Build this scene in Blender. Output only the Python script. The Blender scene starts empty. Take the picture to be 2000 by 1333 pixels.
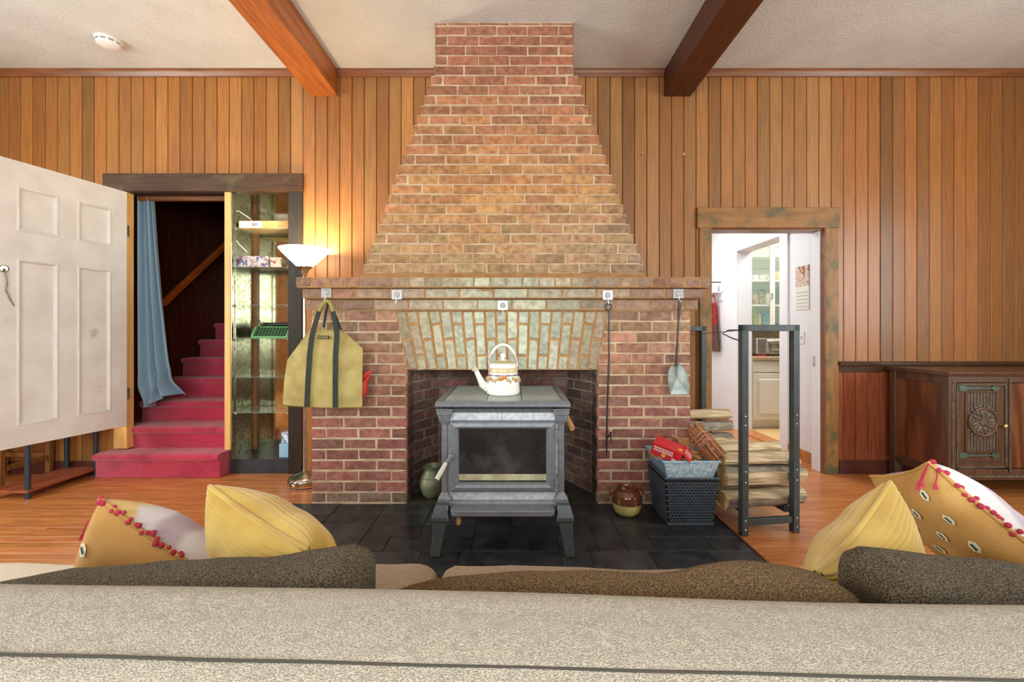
import bpy, bmesh, math, random
from mathutils import Vector, Matrix, noise
random.seed(7)
C = bpy.context.scene.collection
SC = bpy.context.scene
# ---------------------------------------------------------------- camera
F = 830.0            # focal length in pixels of a 2000 px wide frame
HZ = 645.0           # horizon row
HC = 1.154           # camera height
cam_d = bpy.data.cameras.new('camera'); cam = bpy.data.objects.new('camera', cam_d); C.objects.link(cam)
cam_d.sensor_width = 36.0; cam_d.lens = F / 2000 * 36.0
cam_d.shift_y = -(666.5 - HZ) / 2000
cam_d.clip_start = 0.02
cam.location = (0, 0, HC); cam.rotation_euler = (math.pi/2, 0, 0)
SC.camera = cam
# ---------------------------------------------------------------- world, lights, exposure
SC.view_settings.view_transform = 'Standard'; SC.view_settings.look = 'None'
SC.view_settings.gamma = 1.0; SC.view_settings.use_curve_mapping = False
SC.view_settings.exposure = 0.30
w = bpy.data.worlds.new('world'); SC.world = w; w.use_nodes = True
bg = w.node_tree.nodes['Background']; bg.inputs[0].default_value = (0.80, 0.90, 1.0, 1); bg.inputs[1].default_value = 1.0
def area(name, loc, rot, sx, sy, power, col):
    l = bpy.data.lights.new(name, 'AREA'); l.shape = 'RECTANGLE'; l.size = sx; l.size_y = sy; l.energy = power; l.color = col
    o = bpy.data.objects.new(name, l); C.objects.link(o); o.location = loc; o.rotation_euler = rot
    return o
R90 = math.pi/2
area('daylight_window_left', (-4.62, 0.9, 1.75), (0, -R90, 0), 1.5, 1.7, 100, (0.92, 1.0, 0.97))
area('daylight_window_right', (4.62, 0.7, 1.75), (0, R90, 0), 1.5, 1.7, 74, (0.92, 1.0, 0.98))
area('daylight_window_rear', (-1.2, -2.62, 1.75), (R90, 0, 0), 2.0, 1.6, 80, (0.90, 0.99, 1.0))
area('daylight_window_rear', (1.5, -2.62, 1.75), (R90, 0, 0), 2.0, 1.6, 80, (0.90, 0.99, 1.0))
area('hall_fill_light', (1.75, 4.7, 2.55), (0, 0, 0), 0.8, 1.2, 24, (0.97, 1.0, 0.97))  # unseen fill lamp added to brighten the hall
area('kitchen_fill_light', (3.5, 4.55, 2.55), (0, 0, 0), 0.9, 0.6, 30, (1.0, 0.98, 0.92))  # added fill for the kitchen, no such lamp in view
# ---------------------------------------------------------------- helpers
def X(px, y): return (px - 1000.0) / F * y
def Z(py, y): return HC + (HZ - py) / F * y
def P(px, py, y): return Vector((X(px, y), y, Z(py, y)))
def lin(c):
    def f(v):
        v /= 255.0
        return v/12.92 if v <= 0.04045 else ((v+0.055)/1.055)**2.4
    return tuple(f(v) for v in c[:3]) + (1.0,)
class MB:
    def __init__(s): s.v = []; s.f = []
    def add(s, vs, fs):
        n = len(s.v); s.v += [tuple(v) for v in vs]; s.f += [tuple(i+n for i in f) for f in fs]; return s
    def box(s, x0, y0, z0, x1, y1, z1):
        return s.add([(x0,y0,z0),(x1,y0,z0),(x1,y1,z0),(x0,y1,z0),(x0,y0,z1),(x1,y0,z1),(x1,y1,z1),(x0,y1,z1)],
                     [(0,3,2,1),(4,5,6,7),(0,1,5,4),(1,2,6,5),(2,3,7,6),(3,0,4,7)])
    def prism(s, poly, ax, a, b):
        def m(p, t): return {'x': (t,p[0],p[1]), 'y': (p[0],t,p[1]), 'z': (p[0],p[1],t)}[ax]
        n = len(poly)
        return s.add([m(p,a) for p in poly]+[m(p,b) for p in poly],
                     [tuple(range(n)), tuple(range(n,2*n))]+[(i,(i+1)%n,n+(i+1)%n,n+i) for i in range(n)])
    def lathe(s, prof, c=(0,0,0), seg=24, M=None, cap=True):
        vs = []; fs = []; n = len(prof)
        for (r, z) in prof:
            for k in range(seg):
                a = 2*math.pi*k/seg; p = Vector((r*math.cos(a), r*math.sin(a), z))
                if M: p = M @ p
                vs.append(p + Vector(c))
        for i in range(n-1):
            for k in range(seg):
                k2 = (k+1) % seg
                fs.append((i*seg+k, i*seg+k2, (i+1)*seg+k2, (i+1)*seg+k))
        if cap:
            if prof[0][0] > 1e-5: fs.append(tuple(range(seg)))
            if prof[-1][0] > 1e-5: fs.append(tuple(range((n-1)*seg, n*seg)))
        return s.add(vs, fs)
    def tube(s, pts, r, seg=8, closed=False):
        pts = [Vector(p) for p in pts]; n = len(pts); vs = []; fs = []
        up = Vector((0.13, 0.31, 0.94))
        for i, p in enumerate(pts):
            if closed: d = pts[(i+1)%n]-pts[i-1]
            else: d = pts[min(i+1,n-1)]-pts[max(i-1,0)]
            d.normalize()
            a = d.cross(up)
            if a.length < 1e-3: a = d.cross(Vector((1,0,0)))
            a.normalize(); b = d.cross(a)
            rr = r[i] if isinstance(r, (list,tuple)) else r
            for k in range(seg):
                t = 2*math.pi*k/seg; vs.append(p + a*math.cos(t)*rr + b*math.sin(t)*rr)
        for i in range(n if closed else n-1):
            j = (i+1) % n
            for k in range(seg):
                k2 = (k+1)%seg; fs.append((i*seg+k, i*seg+k2, j*seg+k2, j*seg+k))
        if not closed: fs += [tuple(range(seg)), tuple(range((n-1)*seg, n*seg))]
        return s.add(vs, fs)
    def ball(s, c, r, seg=12, rings=8):
        rx, ry, rz = (r,r,r) if not isinstance(r,(tuple,list)) else r
        vs = [(c[0],c[1],c[2]+rz)]; fs = []
        for i in range(1, rings):
            t = math.pi*i/rings
            for k in range(seg):
                a = 2*math.pi*k/seg; vs.append((c[0]+rx*math.sin(t)*math.cos(a), c[1]+ry*math.sin(t)*math.sin(a), c[2]+rz*math.cos(t)))
        vs.append((c[0],c[1],c[2]-rz)); last = len(vs)-1
        for k in range(seg): fs.append((0, 1+k, 1+(k+1)%seg)); fs.append((last, 1+(rings-2)*seg+(k+1)%seg, 1+(rings-2)*seg+k))
        for i in range(rings-2):
            for k in range(seg):
                k2=(k+1)%seg; fs.append((1+i*seg+k, 1+(i+1)*seg+k, 1+(i+1)*seg+k2, 1+i*seg+k2))
        return s.add(vs, fs)
    def grid(s, fn, nu, nv):
        vs = [fn(u/nu, v/nv) for v in range(nv+1) for u in range(nu+1)]
        return s.add(vs, [(v*(nu+1)+u, v*(nu+1)+u+1, (v+1)*(nu+1)+u+1, (v+1)*(nu+1)+u) for v in range(nv) for u in range(nu)])
    def xf(s, M):
        s.v = [tuple(M @ Vector(v)) for v in s.v]; return s
    def mesh(s, name, bevel=0, seg=1, smooth=None):
        me = bpy.data.meshes.new(name); bm = bmesh.new()
        vv = [bm.verts.new(v) for v in s.v]
        for f in s.f:
            try: bm.faces.new([vv[i] for i in f])
            except ValueError: pass
        bmesh.ops.remove_doubles(bm, verts=bm.verts, dist=1e-6)
        bmesh.ops.recalc_face_normals(bm, faces=bm.faces)
        if bevel:
            es = [e for e in bm.edges if len(e.link_faces)==2 and e.calc_face_angle(0) > 0.5]
            bmesh.ops.bevel(bm, geom=es, offset=bevel, segments=seg, profile=0.5, affect='EDGES', clamp_overlap=True)
        bm.to_mesh(me); bm.free()
        if smooth is not None:
            for p in me.polygons: p.use_smooth = True
            me.set_sharp_from_angle(angle=math.radians(smooth))
        return me
def link(name, me, m, parent=None):
    o = bpy.data.objects.new(name, me); C.objects.link(o)
    if m and me.materials.get(m.name) is None and len(me.materials) == 0: me.materials.append(m)
    if parent:
        o.parent = parent
        if parent.type == 'EMPTY': o.matrix_parent_inverse = Matrix.Translation(-Vector(parent.location))
    return o
def part(name, mb, m, parent=None, bevel=0, seg=1, smooth=None, label=None):
    o = link(name, mb.mesh(name, bevel, seg, smooth), m, parent)
    if label: o['label'] = label
    return o
def thing(name, label, cat, loc=(0,0,0), group=None):
    o = bpy.data.objects.new(name, None); C.objects.link(o); o.location = loc; o.empty_display_size = 0.1
    return tag(o, label, cat, group)
def tag(o, label, cat, group=None):
    o['label'] = label; o['category'] = cat
    if group: o['group'] = group
    return o
def struct(name, mb, m, parent=None, label=None, **k):
    o = part(name, mb, m, parent, **k)
    if not parent: o['kind'] = 'structure'
    if label: o['label'] = label
    return o
def RX(a): return Matrix.Rotation(a, 4, 'X')
def RY(a): return Matrix.Rotation(a, 4, 'Y')
def RZ(a): return Matrix.Rotation(a, 4, 'Z')
def T(*v): return Matrix.Translation(Vector(v))
def rad(a): return math.radians(a)
# ---------------------------------------------------------------- materials
def mat(name, col, col2=None, rough=0.5, metal=0.0, scale=20, stretch=(1,1,1), bump=0.0, bscale=None, lo=0.35, hi=0.65,
        objcol=False, emit=0, coat=0, alpha=1, trans=0, spec=0.5, detail=5, sheen=0, wave=None, col3=None, s3=4, lo3=0.55, hi3=0.7, rvar=0, brand=0.0, emitcol=None):
    m = bpy.data.materials.new(name); m.use_nodes = True; nt = m.node_tree; N = nt.nodes; L = nt.links
    b = N['Principled BSDF']
    b.inputs['Roughness'].default_value = rough; b.inputs['Metallic'].default_value = metal
    b.inputs['Specular IOR Level'].default_value = spec; b.inputs['Coat Weight'].default_value = coat
    b.inputs['Transmission Weight'].default_value = trans; b.inputs['Alpha'].default_value = alpha
    b.inputs['Sheen Weight'].default_value = sheen
    c1 = lin(col); c2 = lin(col2 or col)
    if emit:
        b.inputs['Emission Color'].default_value = lin(emitcol or col); b.inputs['Emission Strength'].default_value = emit
    tc = N.new('ShaderNodeTexCoord'); oi = N.new('ShaderNodeObjectInfo')
    mul = N.new('ShaderNodeVectorMath'); mul.operation = 'SCALE'; mul.inputs[0].default_value = (17.3, 9.1, 23.7)
    L.new(oi.outputs['Random'], mul.inputs['Scale'])
    ad = N.new('ShaderNodeVectorMath'); ad.operation = 'ADD'; L.new(tc.outputs['Object'], ad.inputs[0]); L.new(mul.outputs[0], ad.inputs[1])
    mp = N.new('ShaderNodeMapping'); mp.inputs['Scale'].default_value = stretch; L.new(ad.outputs[0], mp.inputs['Vector'])
    nz = N.new('ShaderNodeTexNoise'); nz.inputs['Scale'].default_value = scale; nz.inputs['Detail'].default_value = detail
    L.new(mp.outputs[0], nz.inputs['Vector'])
    src = nz.outputs['Fac']
    if wave:
        wv = N.new('ShaderNodeTexWave'); wv.bands_direction = wave[0]; wv.inputs['Scale'].default_value = wave[1]
        wv.inputs['Distortion'].default_value = wave[2]; wv.inputs['Detail'].default_value = 3; wv.inputs['Detail Scale'].default_value = wave[3]
        L.new(mp.outputs[0], wv.inputs['Vector'])
        mm = N.new('ShaderNodeMath'); mm.operation = 'MULTIPLY_ADD'; L.new(wv.outputs['Fac'], mm.inputs[0]); mm.inputs[1].default_value = 0.5
        m2 = N.new('ShaderNodeMath'); m2.operation = 'MULTIPLY'; L.new(nz.outputs['Fac'], m2.inputs[0]); m2.inputs[1].default_value = 0.5
        L.new(m2.outputs[0], mm.inputs[2]); src = mm.outputs[0]
    rp = N.new('ShaderNodeValToRGB'); rp.color_ramp.elements[0].position = lo; rp.color_ramp.elements[1].position = hi
    rp.color_ramp.elements[0].color = c1; rp.color_ramp.elements[1].color = c2
    L.new(src, rp.inputs[0]); out = rp.outputs[0]
    if col3:
        n3 = N.new('ShaderNodeTexNoise'); n3.inputs['Scale'].default_value = s3; n3.inputs['Detail'].default_value = 6; L.new(ad.outputs[0], n3.inputs['Vector'])
        r3 = N.new('ShaderNodeMapRange'); r3.inputs['From Min'].default_value = lo3; r3.inputs['From Max'].default_value = hi3; L.new(n3.outputs['Fac'], r3.inputs['Value'])
        mx = N.new('ShaderNodeMix'); mx.data_type = 'RGBA'; L.new(r3.outputs[0], mx.inputs['Factor']); L.new(out, mx.inputs['A']); mx.inputs['B'].default_value = lin(col3)
        out = mx.outputs['Result']
    if objcol:
        mx = N.new('ShaderNodeMix'); mx.data_type = 'RGBA'; mx.blend_type = 'MULTIPLY'; mx.inputs['Factor'].default_value = 1
        L.new(out, mx.inputs['A']); L.new(oi.outputs['Color'], mx.inputs['B']); out = mx.outputs['Result']
    if brand:
        mr = N.new('ShaderNodeMapRange'); mr.inputs['To Min'].default_value = 1-brand; mr.inputs['To Max'].default_value = 1+brand; L.new(oi.outputs['Random'], mr.inputs['Value'])
        hs = N.new('ShaderNodeHueSaturation'); L.new(mr.outputs[0], hs.inputs['Value']); L.new(out, hs.inputs['Color']); out = hs.outputs[0]
    L.new(out, b.inputs['Base Color'])
    if rvar:
        mr = N.new('ShaderNodeMapRange'); mr.inputs['To Min'].default_value = rough-rvar; mr.inputs['To Max'].default_value = rough+rvar
        L.new(nz.outputs['Fac'], mr.inputs['Value']); L.new(mr.outputs[0], b.inputs['Roughness'])
    if bump:
        nb = nz
        if bscale:
            nb = N.new('ShaderNodeTexNoise'); nb.inputs['Scale'].default_value = bscale; nb.inputs['Detail'].default_value = 4; L.new(mp.outputs[0], nb.inputs['Vector'])
        bp = N.new('ShaderNodeBump'); bp.inputs['Strength'].default_value = bump; bp.inputs['Distance'].default_value = 0.01
        L.new(nb.outputs['Fac'], bp.inputs['Height']); L.new(bp.outputs[0], b.inputs['Normal'])
    return m
M = {}
M['plaster'] = mat('plaster', (218,220,216), (208,210,206), 0.9, scale=3, bump=0.35, bscale=55)
M['hall_white'] = mat('hall_white', (240,240,242), (234,234,238), 0.6, scale=3)
M['plank'] = mat('plank_wood', (216,214,210), (255,252,246), 0.36, scale=9, stretch=(9,9,0.45), bump=0.03, objcol=True, lo=.3, hi=.7)
M['groove'] = mat('groove_dark', (44,30,20), (34,22,14), 0.9)
M['beam'] = mat('beam_wood', (150,84,36), (186,112,54), 0.4, scale=6, stretch=(8,0.5,8), bump=0.05, objcol=True)
M['trim'] = mat('trim_wood', (112,66,34), (140,86,46), 0.35, scale=8, stretch=(0.5,6,6))
M['darktrim'] = mat('dark_trim', (62,40,26), (84,58,36), 0.35, scale=8, stretch=(0.5,6,6), col3=(96,88,56), s3=7, lo3=.6, hi3=.75)
M['casing'] = mat('old_casing', (132,92,46), (158,112,58), 0.5, scale=7, stretch=(4,4,0.6), bump=0.1, col3=(86,84,52), s3=7, lo3=.5, hi3=.68)
M['casing_h'] = mat('old_casing_header', (132,92,46), (158,112,58), 0.5, scale=7, stretch=(0.6,4,4), bump=0.1, col3=(86,84,52), s3=7, lo3=.5, hi3=.68)
M['red_plank'] = mat('red_wainscot', (128,66,40), (156,86,52), 0.35, scale=9, stretch=(7,7,0.5), bump=0.05, objcol=True)
M['darkbase'] = mat('dark_baseboard', (70,34,28), (90,46,34), 0.35, scale=8, stretch=(0.5,6,6))
M['floor'] = mat('floor_oak', (178,108,56), (204,136,80), 0.26, scale=7, stretch=(0.5,7,7), bump=0.02, objcol=True, spec=0.5, rvar=.05)
M['floor_gap'] = mat('floor_gap', (104,56,26), (84,44,20), 0.6)
M['brick'] = mat('brick', (200,194,188), (255,253,250), 0.72, scale=26, bump=0.55, bscale=60, objcol=True, col3=(225,222,214), s3=11, lo3=.56, hi3=.8, spec=.4)
M['brick_glare'] = mat('glare_brick', (206,206,200), (255,255,252), 0.5, scale=30, bump=0.6, bscale=60, objcol=True, col3=(245,246,238), s3=10, lo3=.56, hi3=.8, spec=.5)  # arch and mantel bricks, pale window glare put into their colour
M['mortar'] = mat('mortar', (212,190,160), (188,160,128), 0.9, scale=14, bump=0.5, bscale=90)
M['mortar_dark'] = mat('grey_mortar', (150,140,128), (112,102,92), 0.9, scale=10, bump=0.5, bscale=90)  # greyer, darker mortar for the firebox
M['mortar_arch'] = mat('ochre_mortar', (184,142,92), (164,120,74), 0.9, scale=14, bump=0.5, bscale=90)
M['slate'] = mat('slate', (40,42,44), (60,62,62), 0.3, scale=10, bump=0.25, bscale=35, objcol=True, rvar=.1)
M['grout'] = mat('slate_joint', (66,60,50), (46,42,36), 0.8)
M['white_door'] = mat('painted_door', (218,216,210), (230,229,225), 0.5, scale=6, bump=0.06, bscale=40, col3=(196,190,168), s3=7, lo3=.68, hi3=.8)
M['pine'] = mat('pine', (222,170,96), (236,190,120), 0.5, scale=6, stretch=(6,6,0.5))
M['carpet'] = mat('red_carpet', (178,36,66), (214,58,92), 0.95, scale=160, bump=0.6, sheen=0.4, col3=(156,26,56), s3=5, lo3=.5, hi3=.75)
M['bead'] = mat('dark_beadboard', (58,26,14), (78,36,20), 0.22, scale=7, stretch=(6,6,.5))
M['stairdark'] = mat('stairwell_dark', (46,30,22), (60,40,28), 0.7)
M['rail'] = mat('handrail', (170,84,34), (190,100,44), 0.35, scale=6, stretch=(6,.6,.6))
M['curtain'] = mat('blue_curtain', (116,148,168), (128,160,180), 0.75, scale=200, bump=0.1, sheen=0.3)
M['mirror'] = mat('aged_mirror', (206,206,188), (176,176,150), 0.10, 1.0, scale=14, rvar=.07)
M['metal_panel'] = mat('silvered_panel', (190,192,168), (150,150,124), 0.26, 1.0, scale=40, rvar=.1)
M['blackwood'] = mat('black_wood', (34,32,30), (50,46,42), 0.3, scale=7, stretch=(6,6,.5))
M['plinth'] = mat('dark_plinth', (52,54,62), (40,42,48), 0.4)
M['glass'] = mat('clear_glass', (186,216,196), None, 0.03, alpha=.16, spec=.6)
M['steel'] = mat('brushed_steel', (205,200,190), (180,176,168), 0.2, 1.0)
M['chrome'] = mat('chrome', (225,225,228), None, 0.12, 1.0)
M['lampglass'] = mat('lamp_glass', (255,244,222), None, 0.4, emit=5.0)
M['canvas'] = mat('waxed_canvas', (164,146,84), (186,168,104), 0.7, scale=10, bump=0.2, bscale=180, col3=(146,126,68), s3=7, lo3=.5, hi3=.8)
M['strap'] = mat('dark_strap', (38,42,36), (48,52,44), 0.8)
M['olive'] = mat('olive_handle', (150,140,72), None, 0.7)
M['red'] = mat('red_leather', (206,60,38), (190,48,30), 0.6)
M['clear'] = mat('clear_plastic', (244,246,246), None, 0.15, trans=.55)
M['white'] = mat('white_plastic', (240,240,238), None, 0.35)
M['iron'] = mat('black_iron', (60,62,60), (76,78,74), 0.45, 0.6, scale=30, bump=.1)
M['galv'] = mat('galvanised', (128,136,130), (166,172,164), 0.45, 0.7, scale=18)
M['stove'] = mat('stove_iron', (112,114,120), (126,128,132), 0.42, 0.2, scale=40, bump=0.05)
M['stove_dk'] = mat('stove_iron_leg', (72,78,80), (84,90,90), 0.35, 0.2, scale=40)
M['soap'] = mat('soapstone', (184,190,196), (214,220,224), 0.55, scale=50, bump=.05, col3=(232,238,242), s3=22, lo3=.55, hi3=.75)
M['soap_top'] = mat('soapstone_top', (140,150,144), (166,176,168), 0.35, scale=40, col3=(166,176,168), s3=14, lo3=.55, hi3=.8)
M['stove_glass'] = mat('smoked_glass', (42,38,38), (58,54,54), 0.12, scale=5, col3=(96,92,92), s3=6, lo3=.5, hi3=.8)
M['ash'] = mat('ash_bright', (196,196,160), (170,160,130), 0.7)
M['woodknob'] = mat('turned_wood', (206,156,102), (188,136,84), 0.5, scale=12)
M['pale'] = mat('pale_coil', (206,200,184), None, 0.5)
M['enamel'] = mat('white_enamel', (244,244,236), None, 0.12, coat=.5)
M['enamel_tan'] = mat('tan_enamel', (222,206,160), None, 0.15)
M['enamel_red'] = mat('orange_print', (196,92,44), (222,150,70), 0.3, scale=120)
M['enamel_leaf'] = mat('leaf_print', (170,176,130), (206,170,130), 0.3, scale=160)
M['enamel_band'] = mat('grey_print', (120,104,110), None, 0.3)
M['patina'] = mat('green_patina', (112,118,92), (146,150,122), 0.5, 0.3, scale=20, bump=.2)
M['crock_br'] = mat('brown_glaze', (104,58,32), (120,70,40), 0.12, coat=.4)
M['crock_ye'] = mat('cream_glaze', (220,204,136), (206,188,116), 0.2, scale=30)
M['basket'] = mat('black_plastic', (64,74,84), (76,88,98), 0.35)
M['basket_bk'] = mat('basket_inside', (22,24,26), None, 0.7)
M['bluebin'] = mat('blue_plastic', (146,188,212), (160,200,222), 0.4)
M['bluebin_p'] = mat('flower_print', (150,178,196), (204,214,212), 0.4, scale=70, lo=.45, hi=.56)
M['redbox'] = mat('red_card', (206,36,42), (214,50,54), 0.45)
M['yellow'] = mat('yellow_print', (240,180,50), None, 0.5)
M['whitep'] = mat('white_print', (240,228,224), None, 0.5)
M['kindling'] = mat('kindling', (170,118,72), (206,156,102), 0.75, scale=14, stretch=(2,2,2), brand=.18, bump=.2)
M['stick'] = mat('stick', (140,88,54), (176,120,78), 0.75, scale=30, brand=.2, bump=.2)
M['twine'] = mat('twine', (214,176,160), (196,120,110), 0.8, scale=60)
M['log'] = mat('split_wood', (158,132,96), (228,208,172), 0.8, scale=9, stretch=(.5,7,7), bump=.9, brand=.14, lo=.3, hi=.7, col3=(146,122,90), s3=6, lo3=.58, hi3=.72)
M['bark'] = mat('bark', (120,108,92), (168,156,138), 0.9, scale=22, stretch=(.7,2,2), bump=.9)
M['logend'] = mat('log_end', (206,164,104), (226,190,134), 0.8, scale=30, bump=.3)
M['rack'] = mat('rack_metal', (62,70,70), (70,78,80), 0.4, 0.3)
M['bolt'] = mat('bolt', (190,190,190), None, 0.3, 1.0)
M['walnut'] = mat('walnut', (82,46,27), (118,70,42), 0.32, scale=4, stretch=(3,3,.6), wave=('X',1.5,9,1.2), lo=.25, hi=.7)
M['oak_dk'] = mat('dark_oak', (72,50,36), (94,66,46), 0.35, scale=8, stretch=(6,6,.5))
M['carve'] = mat('carved_oak', (74,62,52), (104,90,74), 0.38, scale=20, bump=.1)
M['hinge'] = mat('green_bronze', (70,90,82), (92,112,100), 0.4, 0.5, scale=20)
M['brass'] = mat('brass', (196,184,120), None, 0.3, 0.9)
M['tweed'] = mat('beige_tweed', (158,148,130), (222,211,190), 0.9, scale=620, stretch=(.7,1,1), bump=.7, lo=.38, hi=.6, sheen=.2, detail=3, col3=(166,160,146), s3=60, lo3=.5, hi3=.8)
M['tweed_dk'] = mat('taupe_tweed', (50,45,36), (140,124,96), 0.95, scale=420, bump=1.0, lo=.4, hi=.62, sheen=.0, detail=3)
M['tweed_md'] = mat('brown_tweed', (80,61,36), (160,128,84), 0.95, scale=420, bump=1.0, lo=.4, hi=.6, sheen=.0, detail=3)
M['seat'] = mat('tan_seat', (150,122,92), (190,164,134), 0.9, scale=380, bump=.6, lo=.38, hi=.62, sheen=.2, detail=3)
M['cream'] = mat('pale_seat', (226,212,190), (236,226,208), 0.9, scale=300, bump=.3)
M['seam'] = mat('seam', (74,70,62), None, 0.9)
M['mustard'] = mat('mustard_cord', (178,138,34), (202,168,66), 0.85, scale=8, sheen=.6, bump=.1, bscale=200)
M['ochre'] = mat('ochre_cotton', (190,140,74), (206,160,92), 0.85, scale=6, bump=.15, bscale=160)
M['lilac'] = mat('pale_lilac_cotton', (186,170,178), (222,216,216), 0.85, scale=5, bump=.15, bscale=160, wave=('X',2.2,2.5,2), lo=.35, hi=.5, col3=(222,190,128), s3=5, lo3=.58, hi3=.62)
M['pom'] = mat('pompom', (176,44,70), (196,60,84), 0.9, scale=90)
M['spot'] = mat('ikat_cream', (240,230,200), None, 0.85)
M['spot_d'] = mat('ikat_teal', (44,70,74), None, 0.85)
M['card'] = mat('tan_card', (222,184,116), (212,172,104), 0.7)
M['paper'] = mat('paper_white', (238,234,226), None, 0.7)
M['ink'] = mat('ink', (60,60,66), None, 0.6)
M['puzzle'] = mat('picture_print', (96,60,66), (206,190,190), 0.4, scale=32, lo=.4, hi=.58, col3=(70,90,140), s3=26, lo3=.55, hi3=.62)
M['puzzle2'] = mat('picture_print_side', (206,176,150), (226,210,196), 0.4, scale=50, col3=(146,66,50), s3=30, lo3=.52, hi3=.6)
M['tgreen'] = mat('typewriter_green', (92,150,92), (104,164,104), 0.35)
M['black'] = mat('black', (26,26,28), None, 0.4)
M['key'] = mat('key_grey', (70,74,72), None, 0.3)
M['bluewhite'] = mat('blue_white_print', (90,130,180), (226,234,238), 0.4, scale=26, lo=.42, hi=.56)
M['kit_cab'] = mat('cream_cabinet', (228,222,208), (234,228,214), 0.45)
M['granite'] = mat('granite', (150,120,88), (206,186,150), 0.25, scale=80)
M['tilefloor'] = mat('kitchen_tile', (214,176,116), (226,192,136), 0.4, scale=6)
M['plaid'] = mat('red_plaid', (206,66,56), (226,90,74), 0.8, scale=40)
M['plaid_l'] = mat('plaid_line', (150,36,40), None, 0.8)
M['brown_cloth'] = mat('brown_cloth', (96,64,56), (110,76,66), 0.85)
M['toaster'] = mat('toaster_metal', (206,200,190), (180,172,160), 0.3, 0.8)
M['oven_glass'] = mat('oven_glass', (120,104,86), (170,156,136), 0.15, scale=8)
M['bottle_y'] = mat('yellow_bottle', (206,196,70), (170,180,60), 0.25)
M['bottle_b'] = mat('blue_packet', (70,130,180), (150,180,190), 0.4, scale=40)
M['jar'] = mat('jar_content', (150,110,80), (206,186,160), 0.15, scale=30)
M['shelfwood'] = mat('brown_shelf_board', (140,72,48), (160,88,60), 0.3, scale=6, stretch=(4,.6,4))
M['pole'] = mat('blue_black_pole', (54,66,80), None, 0.3, 0.3)
M['chairwood'] = mat('chair_wood', (120,74,36), (146,96,50), 0.45, scale=8, stretch=(5,5,.6))
M['slot'] = mat('detector_slot', (120,120,118), None, 0.6)
# ---------------------------------------------------------------- shell
D = 3.42; CEIL = 3.243; XL, XR, YB = -4.7, 4.7, -2.7
struct('ceiling', MB().box(XL, YB, CEIL, XR, D+0.2, CEIL+0.1), M['plaster'], label='white textured plaster ceiling')
def wall_with_window(name, ax, p0, p1, a0, a1, wins):
    mb = MB(); edges = sorted({a0, a1} | {q for w_ in wins for q in w_[:2]})
    for i in range(len(edges)-1):
        s, e = edges[i], edges[i+1]; w_ = [q for q in wins if q[0] <= s and e <= q[1]]
        zz = [(0, CEIL)] if not w_ else [(0, w_[0][2]), (w_[0][3], CEIL)]
        for z0, z1 in zz:
            if ax == 'x': mb.box(p0, s, z0, p1, e, z1)
            else: mb.box(s, p0, z0, e, p1, z1)
    return struct(name, mb, M['pine'] if False else M['wallwood'])
M['wallwood'] = mat('room_wall_wood', (170,116,64), (190,134,80), 0.45, scale=7, stretch=(6,6,.5))
wall_with_window('wall_left', 'x', XL-.12, XL, YB, D+.12, [(0.05,1.75,1.0,2.5)])
wall_with_window('wall_right', 'x', XR, XR+.12, YB, D+.12, [(-0.15,1.55,1.0,2.5)])
wall_with_window('wall_front', 'y', YB-.12, YB, XL, XR, [(-2.2,-0.2,0.95,2.55),(0.5,2.5,0.95,2.55)])
n = 0
for ax, p, a0, a1, z0, z1 in (('x',XL-.06,.05,1.75,1.0,2.5),('x',XR+.06,-.15,1.55,1.0,2.5),('y',YB-.06,-2.2,-.2,.95,2.55),('y',YB-.06,.5,2.5,.95,2.55)):
    n += 1; mb = MB(); t = .05; mid = (a0+a1)/2; zm = (z0+z1)/2
    for s, e, q, r in ((a0,a1,z0,z0+t),(a0,a1,z1-t,z1),(a0,a0+t,z0,z1),(a1-t,a1,z0,z1),(a0,a1,zm-.02,zm+.02),(mid-.015,mid+.015,z0,z1)):
        if ax == 'x': mb.box(p-.03, s, q, p+.03, e, r)
        else: mb.box(s, p-.03, q, e, p+.03, r)
    struct('window_%d' % n, mb, M['white'], label='white painted sash window frame')
# back wall: slab with openings
OL0, OL1, OLZ = X(248,D), X(592,D), Z(376,D)         # stair / cabinet opening
OR0, OR1, ORZ = X(1388,D), X(1608,D), 1.97           # hall doorway
mb = MB(); yb0, yb1 = D+.014, D+.12
mb.box(XL, yb0, 0, OL0-.10, yb1, CEIL).box(OL0-.10, yb0, OLZ, OL0, yb1, CEIL).box(OL0, yb0, OLZ, OL1, yb1, CEIL).box(OL1, yb0, 0, OR0, yb1, CEIL).box(OR0, yb0, ORZ, OR1, yb1, CEIL).box(OR1, yb0, 0, XR, yb1, CEIL)
wall = struct('wall_back', mb, M['groove'], label='tongue and groove board wall behind the chimney')
PC = {}
def plank_mesh(wd, h, kind):
    k = (round(wd,3), round(h,3), kind)
    if k not in PC:
        c = .0035; m = MB(); a = wd/2
        m.prism([(-a,.013),(-a,c),(-a+c,0),(a-c,0),(a,c),(a,.013)], 'z', 0, h)
        PC[k] = m.mesh('plank')
    return PC[k]
def plank_col(px):
    # stain of the boards, varies along the wall
    if px < 560: base = (174,116,58)
    elif px < 1150: base = (182,128,76)
    elif px < 1650: base = (170,120,72)
    else: base = (162,108,58)
    j = random.uniform(.88,1.07); q = random.uniform(.96,1.04)
    if random.random() < .12: j *= .86
    c_ = lin((min(255,base[0]*j), min(255,base[1]*j*q), min(255,base[2]*j*q*q)))
    return c_
pitch = .0989; x = -4.65; RAIL0, RAIL1 = Z(727,D), Z(706,D)
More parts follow.
